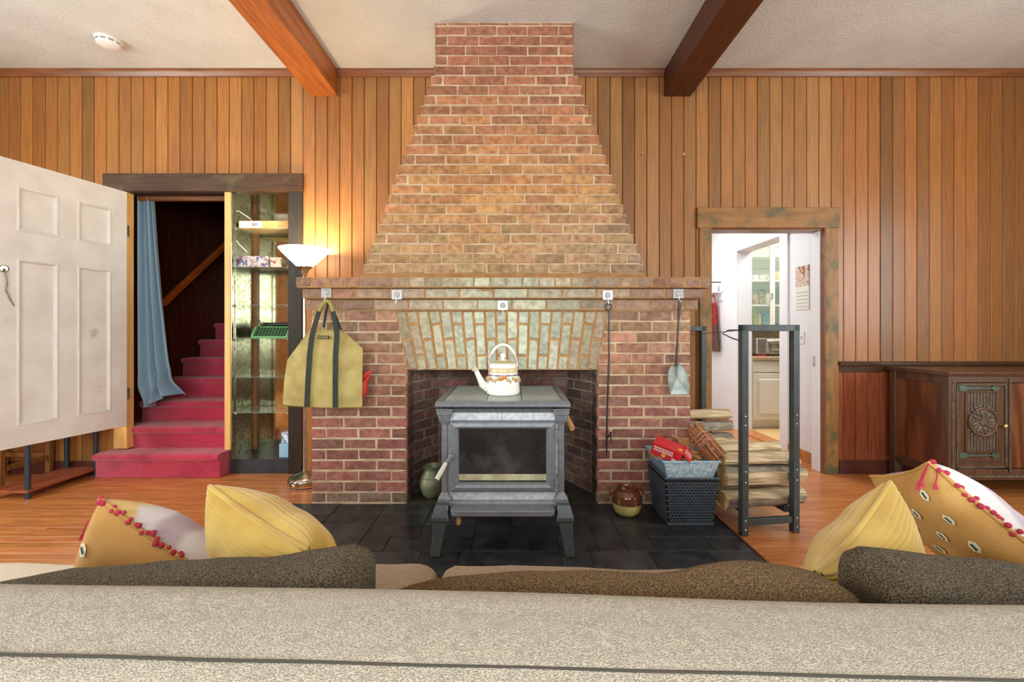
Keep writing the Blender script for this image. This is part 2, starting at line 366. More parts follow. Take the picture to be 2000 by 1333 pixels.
while x < 4.6:
    xa, xb = x+.0022, x+pitch-.0022; cx = (xa+xb)/2; px = 1000+cx*F/D
    segs = []
    if OL0-.08 < cx < OL1-.035: segs = [(OLZ+.05, 3.2)]
    elif OR0-.05 < cx < OR1+.06: segs = [(ORZ+.1, 3.2)]
    elif cx > OR1: segs = [(RAIL1-.02, 3.2), (.08, RAIL0+.02)]
    elif -1.0 < cx < .85 : segs = [(1.5, 3.2)]
    else: segs = [(0.0, 3.2)]
    for (z0, z1) in segs:
        low = cx > OR1 and z1 < 1
        o = link('plank', plank_mesh(xb-xa, z1-z0, low), M['red_plank'] if low else M['plank'], wall)
        o.location = (cx, D+random.uniform(-.0008,.0008), z0)
        o.color = (lambda v: (v,v*.98,v*.96,1))(random.uniform(.75,1.1)) if low else plank_col(px)
    x += pitch
# trims
def crown(x0, x1):
    pr = [(D,3.19),(D-.012,3.19),(D-.016,3.2),(D-.03,3.215),(D-.034,3.235),(D-.034,CEIL),(D,CEIL)]
    return MB().prism(pr, 'x', x0, x1)
for i, (a, b) in enumerate(((XL, X(608,D)), (X(661,D), -.6), (.5, X(1296,D)), (X(1348,D), XR))):
    struct('trim_%d' % (i+1), crown(a, b), M['trim'], smooth=40, label='brown crown moulding under the ceiling')
# left header, jamb, posts
struct('trim_5', MB().box(X(206,D), D-.03, OLZ, X(594,D), D+.02, Z(341,D)), M['darktrim'], bevel=.004, label='dark worn header board over the stair opening')
struct('trim_6', MB().box(OL0-.10, D-.012, .2, X(250,D), D+.055, OLZ), M['pine'], bevel=.003, label='bare pine jamb beside the white door')
struct('trim_7', MB().box(X(440,D), D-.012, .19, X(452,D), D+.32, OLZ), M['pine'], bevel=.003, label='pale pine post between stairs and glass shelves')
struct('trim_8', MB().box(X(565,D), D-.02, 0, X(592,D), D+.34, OLZ), M['blackwood'], bevel=.003, label='black painted post right of the glass shelves')
# right doorway casing
mb = MB().box(X(1635,D)-.11, D-.024, 0, X(1634,D), D+.004, ORZ+.02); struct('trim_9', mb, M['casing'], bevel=.004, label='stained door casing right of the hall doorway')
mb = MB().box(X(1364,D), D-.024, 0, OR0, D+.004, ORZ+.02); struct('trim_10', mb, M['casing'], bevel=.004, label='stained door casing left of the hall doorway')
mb = MB().box(X(1362,D)-.01, D-.028, ORZ, X(1636,D), D+.004, Z(407,D)); struct('trim_11', mb, M['casing_h'], bevel=.004, label='stained header casing over the hall doorway')
jb = thing('door_1', 'white and brown door jamb of the hall doorway', 'door jamb', (OR1, D+.06, 0)); del jb['category']; jb['kind'] = 'structure'
part('jamb', MB().box(OR1-.002, D-.02, 0, OR1+.02, D+.06, ORZ), M['trim'], jb)
part('door_stop', MB().box(OR1-.012, D+.03, 0, OR1+.02, D+.12, ORZ), M['hall_white'], jb, bevel=.002)
part('head_jamb', MB().box(OR0, D, ORZ-.012, OR1, D+.12, ORZ+.01), M['trim'], jb)
part('side_jamb', MB().box(OR0-.02, D-.02, 0, OR0, D+.12, ORZ), M['trim'], jb)
part('latch_plate', MB().box(OR1-.014, D+.075, Z(716,3.5), OR1-.011, D+.1, Z(696,3.5)), M['steel'], jb)
# chair rail + baseboard right
pr = [(D,RAIL0),(D-.012,RAIL0),(D-.014,RAIL0+.04),(D-.02,RAIL0+.045),(D-.022,RAIL0+.055),(D-.04,RAIL0+.06),(D-.042,RAIL1-.008),(D-.036,RAIL1),(D,RAIL1)]
struct('trim_12', MB().prism(pr, 'x', X(1634,D), XR), M['darktrim'], label='dark chair rail along the board wall')
struct('baseboard_back', MB().box(X(1636,D), D-.018, 0, XR, D+.002, .105), M['darkbase'], bevel=.003)
struct('baseboard_left', MB().box(XL, D-.018, 0, OL0-.2, D+.002, .1), M['darkbase'], bevel=.003)
# beams
def beam(name, x0, x1, col, lab, side):
    t = thing(name, lab, 'beam', ((x0+x1)/2, D, 3.033), 'ceiling beams')
    a = part('side_board', MB().box(x0+.004, YB, 3.045, x0+.026, D-.001, CEIL-.001), M['beam'], t)
    b = part('side_board', MB().box(x1-.026, YB, 3.045, x1-.004, D-.001, CEIL-.001), M['beam'], t)
    c_ = part('bottom_board', MB().box(x0, YB, 3.033, x1, D-.001, 3.049), M['beam'], t, bevel=.002)
    for o in (a,b,c_): o.color = col
beam('ceiling_beam', X(608,D), X(661,D), (.92,.84,.72,1), 'orange brown boxed ceiling beam left of the chimney', 1)
beam('ceiling_beam', X(1296,D), X(1348,D), (.20,.14,.13,1), 'dark reddish boxed ceiling beam right of the chimney', -1)
# ---------------------------------------------------------------- floor
fl = struct('floor', MB().box(XL, YB, -.08, XR, D+.12, -.011).box(1.0, D+.12, -.08, 2.75, 6.3, -.011), M['floor_gap'], label='orange oak strip floor')
FC = {}
def fplank_mesh(l):
    l = round(l, 2)
    if l not in FC:
        h = .0287; c = .0005
        FC[l] = MB().prism([(-h,-.012),(-h,-c),(-h+c,0),(h-c,0),(h,-c),(h,-.012)], 'x', 0, l).mesh('plank')
    return FC[l]
rw = .0578; y = 2.05; rest = MB(); nb = 0
def fcol():
    v = random.uniform(.86,1.06); return (v, v*random.uniform(.93,1.02), v*random.uniform(.9,1.0), 1)
while y < D+.1:
    x = XL + random.uniform(0,.5)*0 ; x = XL
    while x < XR-.02:
        l = random.choice((.6,.8,.9,1.1,1.3)); 
        if x == XL: l = random.choice((.3,.5,.7,.9))
        if x + l > XR: l = XR-x
        l = round(l,2)
        xm0, xm1 = x, x+l
        hid = (xm0 > -1.30 and xm1 < 1.16 and y > 1.9) or abs(xm0) > 4.25 and abs(xm1) > 4.25
        if not hid and nb < 290:
            o = link('plank', fplank_mesh(l-.002), M['floor'], fl); o.location = (x, y, random.uniform(-.0004,.0004)); o.color = fcol(); nb += 1
        elif not hid:
            rest.prism([(y-.0285,-.012),(y-.0285,0),(y+.0285,0),(y+.0285,-.012)], 'x', x, x+l-.002)
        x += l
    y += rw
y = 2.05-rw
while y > YB:
    x = XL
    while x < XR-.02:
        l = random.choice((.8,1.1,1.4,1.7)); l = min(l, XR-x)
        rest.prism([(y-.0285,-.012),(y-.0285,0),(y+.0285,0),(y+.0285,-.012)], 'x', x, x+l-.002); x += l
    y -= rw
y = D+.13
while y < 6.3:
    rest.prism([(y-.0285,-.012),(y-.0285,0),(y+.0285,0),(y+.0285,-.012)], 'x', 1.0, 2.0-.002 )
    rest.prism([(y-.0285,-.012),(y-.0285,0),(y+.0285,0),(y+.0285,-.012)], 'x', 2.0, 2.75)
    y += rw
o = part('plank_field', rest, M['floor'], fl); o['kind'] = 'stuff'; o.color = (.97,.95,.93,1)
# ---------------------------------------------------------------- fireplace
Y1 = 2.762; Y2 = 2.88; HT = .03
BX0, BX1 = X(608,Y1), X(1349,Y1); FX0, FX1 = -.679, .552; FZ = Z(724,Y1); BZ = Z(607,Y1)
fp = thing('fireplace', 'red brick fireplace and tapered chimney breast with corbelled mantel', 'fireplace', (-.07, Y1, 0))
g = .0035
part('mortar_body', MB().box(BX0+g, Y1+g, 0, FX0-.012, D-.002, BZ), M['mortar'], fp)
part('mortar_body', MB().box(FX1+.012, Y1+g, 0, BX1-g, D-.002, BZ), M['mortar'], fp)
part('arch_mortar', MB().box(FX0-.012, Y1+g-.003, FZ+.004, FX1+.012, D-.002, BZ).prism([(FX0-.012,Z(700,Y1)),(X(771,Y1)-.004,BZ),(FX0-.012,BZ)], 'y', Y1+g-.003, Y1+.02).prism([(FX1+.012,Z(700,Y1)),(X(1187,Y1)+.004,BZ),(FX1+.012,BZ)], 'y', Y1+g-.003, Y1+.02), M['mortar_arch'], fp)
fbm = MB().box(FX0-.012, 3.18, 0, FX1+.012, D-.002, FZ+.004)
fbm.prism([(FX0-g,2.935),(-.546-g,3.17+g),(-.546-g,3.19),(FX0-.012,3.19),(FX0-.012,Y1+.01),(FX0-g,Y1+.01)], 'z', 0, FZ+.004)
fbm.prism([(FX1+g,2.935),(.409+g,3.17+g),(.409+g,3.19),(FX1+.012,3.19),(FX1+.012,Y1+.01),(FX1+g,Y1+.01)], 'z', 0, FZ+.004)
part('firebox_mortar', fbm, M['mortar_dark'], fp)
MZ = [(2.735, Z(607,Y1), Z(584,2.735), X(597,2.735), X(1364,2.735)), (2.70, Z(583,2.70), Z(563,2.70), X(590,2.70), X(1375,2.70)), (2.665, Z(562,2.665), Z(541,2.665), X(578,2.665), X(1389,2.665))]
z_prev = BZ
mm = MB()
for i, (yf, z0, z1, x0, x1) in enumerate(MZ):
    z0 = z_prev; MZ[i] = (yf, z0, z1, x0, x1); mm.box(x0+g, yf+g, z0, x1-g, D-.002, z1-.003); z_prev = z1
MT = z_prev
FLB = MT
WZ = Z(534.4,Y2)+.002
mm.prism([(Y2-.10, MT-.004), (Y2+.02, MT-.004), (Y2+.02, WZ), (Y2-.003, WZ)], 'x', X(710,Y2), X(1258,Y2))
part('mantel_mortar', mm, M['mortar_arch'], fp)
rows = []
for k in range(25):
    yb, yt = 50.3+19.37*(k+1), 50.3+19.37*k
    if k < 4: l, r = 850, 1120.5
    elif k == 4: l, r = 847, 1122
    else: l, r = 841-6.9*(k-5), 1130+6.75*(k-5)
    rows.append((X(l,Y2), X(r,Y2), Z(yb,Y2), Z(yt,Y2)))
fm = MB()
rows.insert(0, (X(850,Y2), X(1120.5,Y2), Z(50.3,Y2), CEIL))
for (l, r, z0, z1) in rows: fm.box(l+.006, Y2+g, z0-.002, r-.006, D-.002, z1-.001)
part('flue_mortar', fm, M['mortar'], fp)
BC = {}
def brick_mesh(wd, h, dep=.06):
    k = (round(wd/.006), round(h/.006), random.randrange(3))
    if k not in BC:
        wd, h = k[0]*.006, k[1]*.006; c = .0045; a, b = wd/2, h/2; vs = []
        j = lambda s=.0016: random.uniform(-s, s)
        vs += [(-a,dep,-b),(a,dep,-b),(a,dep,b),(-a,dep,b)]
        vs += [(sx*a+j(), c+.001, sz*b+j()) for sx, sz in ((-1,-1),(1,-1),(1,1),(-1,1))]
        vs += [(sx*(a-c)+j(), j(.0014), sz*(b-c)+j()) for sx, sz in ((-1,-1),(1,-1),(1,1),(-1,1))]
        fs = [(0,1,2,3),(8,9,10,11)]
        for q in (0,4):
            for i in range(4): fs.append((q+i, q+(i+1)%4, q+4+(i+1)%4, q+4+i))
        BC[k] = MB().add(vs, fs).mesh('brick')
    return BC[k]
def jit(c, a=.1, b=.025):
    v = random.uniform(1-a, 1+a); l = lin(tuple(min(255, q*v*random.uniform(1-b,1+b)) for q in c)); return l
def brick(name, cx, yf, cz, wd, h, col, m='brick', rz=0, ry=0):
    o = link(name, brick_mesh(wd, h), M[m], fp)
    o.location = (cx, yf+random.uniform(-.002,.0025), cz); o.rotation_euler = (0, ry+random.uniform(-.006,.006), rz)
    o.color = col; return o
def lerp(a, b, t): t = max(0, min(1, t)); return tuple(p+(q-p)*t for p, q in zip(a, b))
def course(name, x0, x1, yf, z0, z1, L, off, colf, m='brick', j=.0085):
    h = z1-z0-j; x = x0; first = True
    while x < x1-.02:
        l = L
        if first and off: l = L*off
        e = x+l
        if x1-e < L*.22: e = x1
        brick(name, (x+e)/2 - (0 if e == x1 else j/2), yf, (z0+z1)/2, (e-x) - (0 if e == x1 else j), h, colf((x+e)/2, (z0+z1)/2), m)
        x = e; first = False
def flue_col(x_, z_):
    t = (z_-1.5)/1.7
    c_ = lerp((182,154,114), (196,144,92), t/.35) if t < .35 else lerp((196,144,92), (168,114,88), (t-.35)/.5)  # orange of the lamp light is put into the brick colour
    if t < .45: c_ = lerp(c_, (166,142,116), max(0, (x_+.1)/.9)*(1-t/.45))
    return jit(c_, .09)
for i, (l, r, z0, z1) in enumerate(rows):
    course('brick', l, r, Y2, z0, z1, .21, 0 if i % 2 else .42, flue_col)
# piers
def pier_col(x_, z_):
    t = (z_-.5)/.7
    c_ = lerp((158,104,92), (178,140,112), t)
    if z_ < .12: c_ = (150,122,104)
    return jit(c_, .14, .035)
NR = 18; ph = (BZ-HT)/NR
def arch_l(z_): return lerp((X(797,Y1),), (X(771,Y1),), (z_-FZ)/(BZ-FZ))[0]
def arch_r(z_): return lerp((X(1166,Y1),), (X(1187,Y1),), (z_-FZ)/(BZ-FZ))[0]
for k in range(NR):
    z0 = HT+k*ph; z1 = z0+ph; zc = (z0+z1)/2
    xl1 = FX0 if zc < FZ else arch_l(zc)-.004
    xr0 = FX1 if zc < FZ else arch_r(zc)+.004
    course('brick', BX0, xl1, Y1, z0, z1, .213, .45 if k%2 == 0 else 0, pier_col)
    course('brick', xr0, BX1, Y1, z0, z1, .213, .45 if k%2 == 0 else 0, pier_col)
# mantel courses
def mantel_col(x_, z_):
    t = max(0, 1-abs(x_+.05)/.95); c_ = lerp((160,122,98), (196,196,172), t*1.25)  # window glare painted in: paler grey-green towards the middle
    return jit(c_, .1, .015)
course('mantel_brick', MZ[0][3], MZ[0][4], MZ[0][0], MZ[0][1], MZ[0][2], .222, 0, mantel_col, 'brick_glare')
course('mantel_brick', MZ[1][3], MZ[1][4], MZ[1][0], MZ[1][1], MZ[1][2], .218, .6, mantel_col, 'brick_glare')
course('mantel_brick', MZ[2][3], MZ[2][4], MZ[2][0], MZ[2][1], MZ[2][2], .1018, 0, mantel_col, 'brick_glare')
# soldier arch (fan)
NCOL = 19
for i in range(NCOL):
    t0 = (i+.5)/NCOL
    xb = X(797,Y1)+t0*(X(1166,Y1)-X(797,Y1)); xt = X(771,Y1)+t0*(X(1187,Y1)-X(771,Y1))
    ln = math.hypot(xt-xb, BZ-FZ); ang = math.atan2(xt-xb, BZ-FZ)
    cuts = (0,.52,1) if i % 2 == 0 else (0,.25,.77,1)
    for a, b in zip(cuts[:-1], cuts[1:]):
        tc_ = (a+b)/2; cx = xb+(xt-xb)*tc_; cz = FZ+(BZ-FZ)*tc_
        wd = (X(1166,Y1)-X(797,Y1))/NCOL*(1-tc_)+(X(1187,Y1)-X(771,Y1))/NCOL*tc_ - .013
        q = 1-abs(t0-.5)*2  # painted window glare, strongest at the middle of the arch
        brick('arch_brick', cx, Y1-.004, cz, wd, (b-a)*ln-.012, jit(lerp((172,150,122),(198,204,184), q*1.7), .08, .02), 'brick_glare', 0, ang)
# firebox lining
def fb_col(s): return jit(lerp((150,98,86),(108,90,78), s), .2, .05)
nfr = 13
for k in range(nfr):
    z0 = HT+k*ph; z1 = min(z0+ph, FZ); zc = (z0+z1)/2; h = z1-z0-.01
    if h < .02: continue
    for sx, xa, xb in ((-1, FX0, -.546), (1, FX1, .409)):
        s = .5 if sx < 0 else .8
        rz = math.pi/2 if sx < 0 else -math.pi/2
        brick('firebox_brick', xa, 0, zc, .165, h, fb_col(s), 'brick', rz).location = (xa, 2.85, zc)
        dx, dy = xb-xa, 3.17-2.935; L_ = math.hypot(dx, dy)
        rz2 = math.atan2(dy, dx) if sx < 0 else math.atan2(dy, dx) + math.pi
        for a, b in ((0,.4),(.4,1)) if k % 2 else ((0,.72),(.72,1)):
            m_ = (a+b)/2
            o = brick('firebox_brick', 0, 0, zc, (b-a)*L_-.01, h, fb_col(s), 'brick', rz2); o.location = (xa+dx*m_, 2.935+dy*m_, zc)
    x = -.546; first = True
    while x < .39:
        l = .213*(.5 if first and k % 2 else 1); e = min(x+l, .409)
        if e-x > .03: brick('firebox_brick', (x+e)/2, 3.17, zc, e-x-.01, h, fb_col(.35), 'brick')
        x = e; first = False
part('firebox_floor', MB().box(FX0, Y1+.01, .0, FX1, 3.18, .028), M['grout'], fp)
# ---------------------------------------------------------------- hearth
HX0, HX1, HY0, HY1 = -1.42, 1.243, 1.72, 2.755
he = thing('hearth', 'black slate tile hearth on the floor under the stove', 'hearth', (-.07, 2.2, 0))
part('mortar_bed', MB().box(HX0+.012, HY0+.012, .0005, HX1-.012, HY1, .024), M['grout'], he)
part('edge_strip', MB().prism([(HX1-.012,.0005),(HX1+.03,.0005),(HX1+.024,.01),(HX1-.006,.032),(HX1-.012,.032)], 'y', HY0, HY1), M['darkbase'], he)
part('edge_strip', MB().prism([(HX0+.012,.0005),(HX0-.03,.0005),(HX0-.024,.01),(HX0+.006,.032),(HX0+.012,.032)], 'y', HY0, HY1), M['darkbase'], he)
part('edge_strip', MB().prism([(HY0+.012,.0005),(HY0-.03,.0005),(HY0-.024,.01),(HY0+.006,.032),(HY0+.012,.032)], 'x', HX0, HX1), M['darkbase'], he)
part('edge_strip', MB().box(HX0+.14, HY1, .0005, BX0-.001, HY1+.09, .02), M['chairwood'], he)
y = HY1; k = 0; hs = [.15,.29,.15,.2,.15,.15]
while y > HY0+.05:
    h = hs[k % 6]; y0 = max(y-h, HY0+.012); x = HX0+.012; first = True
    while x < HX1-.02:
        l = random.choice((.15,.3,.3,.2)); e = x+l
        if HX1-.012-e < .1: e = HX1-.012
        if h > .25 and random.random() < .5:
            ym = (y+y0)/2; bits = [(ym+.002, y-.002), (y0+.002, ym-.002)]
        else: bits = [(y0+.002, y-.002)]
        for a, b in bits:
            o = part('tile', MB().box(x+.002, a, .02, e-.002, b, .0282+random.uniform(-.0012,.0012)), M['slate'], he, bevel=.0015)
            v = random.uniform(.7,1.15); o.color = (v,v,v*1.02,1)
        x = e
    y = y0; k += 1
# ---------------------------------------------------------------- wood stove
def S(px, py, y=2.19): return (X(px,y), Z(py,y))
SXc = -.047
st = thing('wood_stove', 'grey cast iron and soapstone wood stove standing on the slate hearth', 'stove', (SXc, 2.45, HT))
YF, YK = 2.15, 2.79
xl, xr = X(849,YF), X(1115,YF); zt = Z(787,YF)
tp = part('top_plate', MB().prism([(YF,zt-.022),(YF+.006,zt-.026),(YF+.02,zt-.026),(YK,zt-.026),(YK,zt-.002),(YF+.02,zt-.002),(YF+.006,zt-.004),(YF,zt-.008)], 'x', xl, xr), M['stove'], st, bevel=.003)
fr = MB()
t_ = .045
fr.box(xl+.004, YF+.004, zt-.004, xr-.004, YF+.03, zt+.004).box(xl+.004, YK-.03, zt-.004, xr-.004, YK-.004, zt+.004).box(xl+.004, YF+.03, zt-.004, xl+.034, YK-.03, zt+.004).box(xr-.034, YF+.03, zt-.004, xr-.004, YK-.03, zt+.004)
part('rim', fr, M['stove'], tp, bevel=.002)
cx0, cx1 = xl+.036, xr-.036; w3 = (cx1-cx0)
for a, b in ((0,.36),(.36,.66),(.66,1)):
    ys = [YF+.032, YF+.15, YK-.032] if (a, b) != (.36,.66) else [YF+.032, YK-.032]
    for q in range(len(ys)-1):
        part('top_tile', MB().box(cx0+a*w3+.0025, ys[q]+.0025, zt-.004, cx0+b*w3-.0025, ys[q+1]-.0025, zt+.003), M['soap_top'], tp, bevel=.001)
bx0, bx1 = X(862,2.19), X(1103,2.19); zb = Z(977,2.19); zc_ = Z(797,2.19)
part('body', MB().box(bx0+.03, 2.21, zb-.03, bx1-.03, YK-.03, zc_), M['stove'], st)
for s in (0, 1):   # side stone panels
    a = bx0+.012 if s == 0 else bx1-.03
    part('side_stone', MB().box(a, 2.26, zb+.01, a+.018, YK-.07, zc_-.03), M['soap'], st, bevel=.002)
part('front_frieze', MB().prism([(2.175,zc_-.004),(2.165,zc_),(2.20,zc_),(2.22,zc_-.035),(2.195,zc_-.035),(2.19,zc_-.02)], 'x', bx0+.04, bx1-.04), M['stove'], st)
# corner pilasters with flared caps
for cx, s in ((bx0+.02, -1), (bx1-.02, 1)):
    for yy in (2.185, YK-.05):
        prof = [(-.022,zb),(-.022,zc_-.075),(-.03,zc_-.055),(-.034,zc_-.03),(-.034,zc_-.012),(-.042,zc_),(.042,zc_),(.034,zc_-.012),(.034,zc_-.03),(.03,zc_-.055),(.022,zc_-.075),(.022,zb)]
        pm = MB()
        for sc in (0,):
            lev = [(zb-.02,.036),(zb+.015,.034),(zb+.045,.0155),(zc_-.085,.0155),(zc_-.06,.028),(zc_-.035,.034),(zc_-.03,.038),(zc_-.012,.040),(zc_,.044)]
            vs = []; fs = []
            for (z_, r_) in lev:
                for ux, uy in ((-1,-1),(1,-1),(1,1),(-1,1)): vs.append((cx+ux*r_, yy+uy*r_*.8, z_))
            for i in range(len(lev)-1):
                for q in range(4): fs.append((i*4+q, i*4+(q+1)%4, (i+1)*4+(q+1)%4, (i+1)*4+q))
            fs += [(0,1,2,3), tuple(range(len(vs)-4, len(vs)))]
            pm.add(vs, fs)
        part('corner_post', pm, M['stove'], st, bevel=.003)
# soapstone front slabs
for (a, b, c_, d) in ((884,980,805,822),(980,1085,805,822),(884,980,958,978),(980,1085,958,978),(870,884,807,976),(1085,1097,807,976)):
    part('front_stone', MB().box(X(a,2.19)+.0008, 2.192, Z(d,2.19)+.0008, X(b,2.19)-.0008, 2.215, Z(c_,2.19)-.0008), M['soap'], st, bevel=.001)
# door
dx0, dz1 = S(879,822); dx1, dz0 = S(1085,959); wx0, wz1 = S(896,839,2.175); wx1, wz0 = S(1067,943,2.175)
dm = MB()
lv = [(dx0,dz0,dx1,dz1,2.20),(dx0,dz0,dx1,dz1,2.172),(dx0+.008,dz0+.008,dx1-.008,dz1-.008,2.162),(dx0+.026,dz0+.026,dx1-.026,dz1-.026,2.158),(wx0-.008,wz0-.008,wx1+.008,wz1+.008,2.164),(wx0,wz0,wx1,wz1,2.176),(wx0,wz0,wx1,wz1,2.20)]
vs = []; fs = []
for (a, b, c_, d, yy) in lv: vs += [(a,yy,b),(c_,yy,b),(c_,yy,d),(a,yy,d)]
for i in range(len(lv)-1):
    for q in range(4): fs.append((i*4+q, i*4+(q+1)%4, (i+1)*4+(q+1)%4, (i+1)*4+q))
door = part('door', dm.add(vs, fs), M['stove'], st)
part('glass_pane', MB().box(wx0-.004, 2.184, wz0-.004, wx1+.004, 2.19, wz1+.004), M['stove_glass'], door)
part('bright_strip', MB().box(wx0, 2.1835, wz0+.008, wx1, 2.1845, wz0+.04), M['ash'], door, label='bright strip at the bottom of the stove window')  # pale strip over the lower edge of the glass
for zz in (Z(848,2.18), Z(938,2.18)):
    part('hinge', MB().box(X(1085,2.17), 2.166, zz-.024, X(1092,2.17), 2.19, zz+.024).lathe([(.007,-.026),(.007,.026)], (X(1086,2.17),2.163,zz), 10), M['stove'], door)
h0 = P(882,891,2.13); h1 = P(871,905,2.11); h2 = P(853,937,2.07)
part('door_handle', MB().lathe([(.016,0),(.016,.02),(.012,.024)], (X(882,2.15),2.15,Z(891,2.15)), 14, RX(R90)).tube([(h0.x,2.15,h0.z), h0, h1], .009, 10), M['stove'], door)
part('handle_grip', MB().tube([h1, h1.lerp(h2,.5), h2], [.010,.012,.012], 12), M['pale'], door, smooth=40)
# bottom skirt, ash lip
part('bottom_skirt', MB().prism([(2.18,zb),(2.215,zb),(2.215,zb-.05),(2.165,zb-.05),(2.17,zb-.02)], 'x', bx0+.03, bx1-.03), M['stove'], st)
za, zb2 = Z(994,2.12), Z(1010,2.10)
lip = [(-.30+.0,2.20),(-.30,2.12),(-.285,2.10),(-.265,2.095),(.265,2.095),(.285,2.10),(.30,2.12),(.30,2.20)]
part('ash_lip', MB().prism([(SXc+.87*a, b) for a, b in lip], 'z', zb2, za), M['stove'], st, bevel=.006, seg=2)
part('ash_knob', MB().lathe([(.008,0),(.008,-.02),(.013,-.024),(.014,-.05),(.009,-.058)], (X(895,2.14),2.14,zb2), 14), M['woodknob'], st, smooth=50)
part('side_handle', MB().tube([P(1104,808,2.35), P(1118,838,2.25)], [.012,.015], 12), M['woodknob'], st, smooth=50)
# legs: splayed, tapering
def leg(sx, front):
    xo = (bx0+.012) if sx < 0 else (bx1-.012); yb_ = 2.15 if front else YK-.06; mb = MB()
    dy = -1 if front else 1
    lev = [(zb-.0, .030, 0, 0), (zb-.055, .042, .006, .01), (zb-.075, .042, .006, .012), (zb-.082, .036, .004, .010), (.19,.033,.010,.014), (.12,.026,.022,.022), (HT+.0005,.021,.036,.034)]
    vs = []; fs = []
    for (z_, r_, ox, oy) in lev:
        cx = xo+sx*ox*.8; cy = yb_+dy*oy
        for ux, uy in ((-1,-1),(1,-1),(1,1),(-1,1)): vs.append((cx+ux*r_, cy+uy*r_*.9, z_))
    for i in range(len(lev)-1):
        for q in range(4): fs.append((i*4+q, i*4+(q+1)%4, (i+1)*4+(q+1)%4, (i+1)*4+q))
    fs += [(0,1,2,3), tuple(range(len(vs)-4, len(vs)))]
    part('leg', mb.add(vs, fs), M['stove_dk'], st, bevel=.003)
for sx in (-1,1):
    for f_ in (True, False): leg(sx, f_)
# ---------------------------------------------------------------- kettle
ky = 2.42; kx = X(982.5,ky); kz = zt+.0035; kr = 33/F*ky
ke = thing('kettle', 'white enamel kettle with orange flower print standing on the stove top', 'kettle', (kx, ky, kz))
kh = Z(718,ky)-Z(761,ky)
part('body', MB().lathe([(0,0),(kr*.88,0),(kr*.97,.006),(kr,.018),(kr*.98,kh*.4),(kr*.93,kh*.75),(kr*.86,kh),(0,kh)], (kx,ky,kz), 36), M['enamel'], ke, smooth=50)
part('collar', MB().lathe([(kr*.86,0),(kr*.88,.006),(kr*.86,.02),(kr*.8,.026),(0,.026)], (kx,ky,kz+kh), 36), M['enamel_tan'], ke, smooth=50)
part('print_band', MB().lathe([(kr*.905,0),(kr*.895,.008)], (kx,ky,kz+kh*.86), 36, cap=False), M['enamel_band'], ke, smooth=50)
lidz = kz+kh+.026
ld = part('lid', MB().lathe([(kr*.84,0),(kr*.84,.012),(kr*.8,.018),(kr*.55,.034),(kr*.2,.046),(0,.048)], (kx,ky,lidz), 36), M['enamel'], ke, smooth=60)
part('lid_print', MB().lathe([(kr*.70,.0265),(kr*.55,.0352),(kr*.40,.0412)], (kx,ky,lidz), 36, cap=False), M['enamel_leaf'], ld, smooth=60)
part('lid_knob', MB().lathe([(.008,0),(.008,.006),(.015,.012),(.017,.02),(.014,.03),(.006,.036),(0,.037)], (kx,ky,lidz+.046), 20), M['enamel'], ld, smooth=60)
sp = [(kx-kr*.9,ky-.02,kz+kh*.35),(kx-kr*1.2,ky-.035,kz+kh*.5),(kx-kr*1.4,ky-.05,kz+kh*.85),(kx-kr*1.55,ky-.06,kz+kh*1.12)]
part('spout', MB().tube(sp, [.03,.022,.015,.013], 16), M['enamel'], ke, smooth=60)
part('spout_lip', MB().tube([sp[3], (sp[3][0]-.012, sp[3][1]-.005, sp[3][2]+.012)], [.014,.017], 16), M['enamel_tan'], ke, smooth=60)
bl = [];
for i in range(15):
    a = math.pi*i/14; bl.append((kx-math.cos(a)*kr*.86, ky, kz+kh+.02+math.sin(a)*(Z(670,ky)-kz-kh-.03)))
part('bail', MB().tube([(kx-kr*.84,ky,kz+kh-.01)]+bl+[(kx+kr*.84,ky,kz+kh-.01)], .0035, 8), M['chrome'], ke, smooth=60)
part('bail_grip', MB().tube([(p[0],p[1],p[2]) for p in bl[3:12]], .008, 12), M['enamel'], ke, smooth=60)
for i in range(16):
    a = -math.pi/2 + (i-7.5)*.19; rr = kr*.955; hz = kz+kh*(.70+.06*math.sin(i*2.4)); big = abs(i-7.5) < 1
    part('flower_print', MB().ball((kx+rr*math.cos(a), ky+rr*math.sin(a), hz+(.014 if big else 0)), (.0135 if big else .009, .004, .012 if big else .012), 10, 6), M['enamel_red'] if big or i in (3,12) else M['enamel_leaf'], ke, smooth=60)
# ---------------------------------------------------------------- patina pot
py_ = 2.86; pcx = X(845,py_); pz = HT
po = thing('metal_pot', 'round green patina metal pot beside the stove in the firebox', 'pot', (pcx, py_, pz))
pr_ = 26/F*py_; phh = .215
part('body', MB().lathe([(0,0),(pr_*.5,0),(pr_*.8,.03),(pr_,.085),(pr_*.97,.12),(pr_*.75,.165),(pr_*.6,.18),(pr_*.62,.2),(pr_*.72,.212),(pr_*.66,.214),(pr_*.55,.2),(pr_*.55,.17),(0,.05)], (pcx,py_,pz), 28), M['patina'], po, smooth=50)
part('ring_band', MB().lathe([(pr_*.87,.138),(pr_*.89,.144),(pr_*.83,.15)], (pcx,py_,pz), 28, cap=False), M['patina'], po, smooth=50)
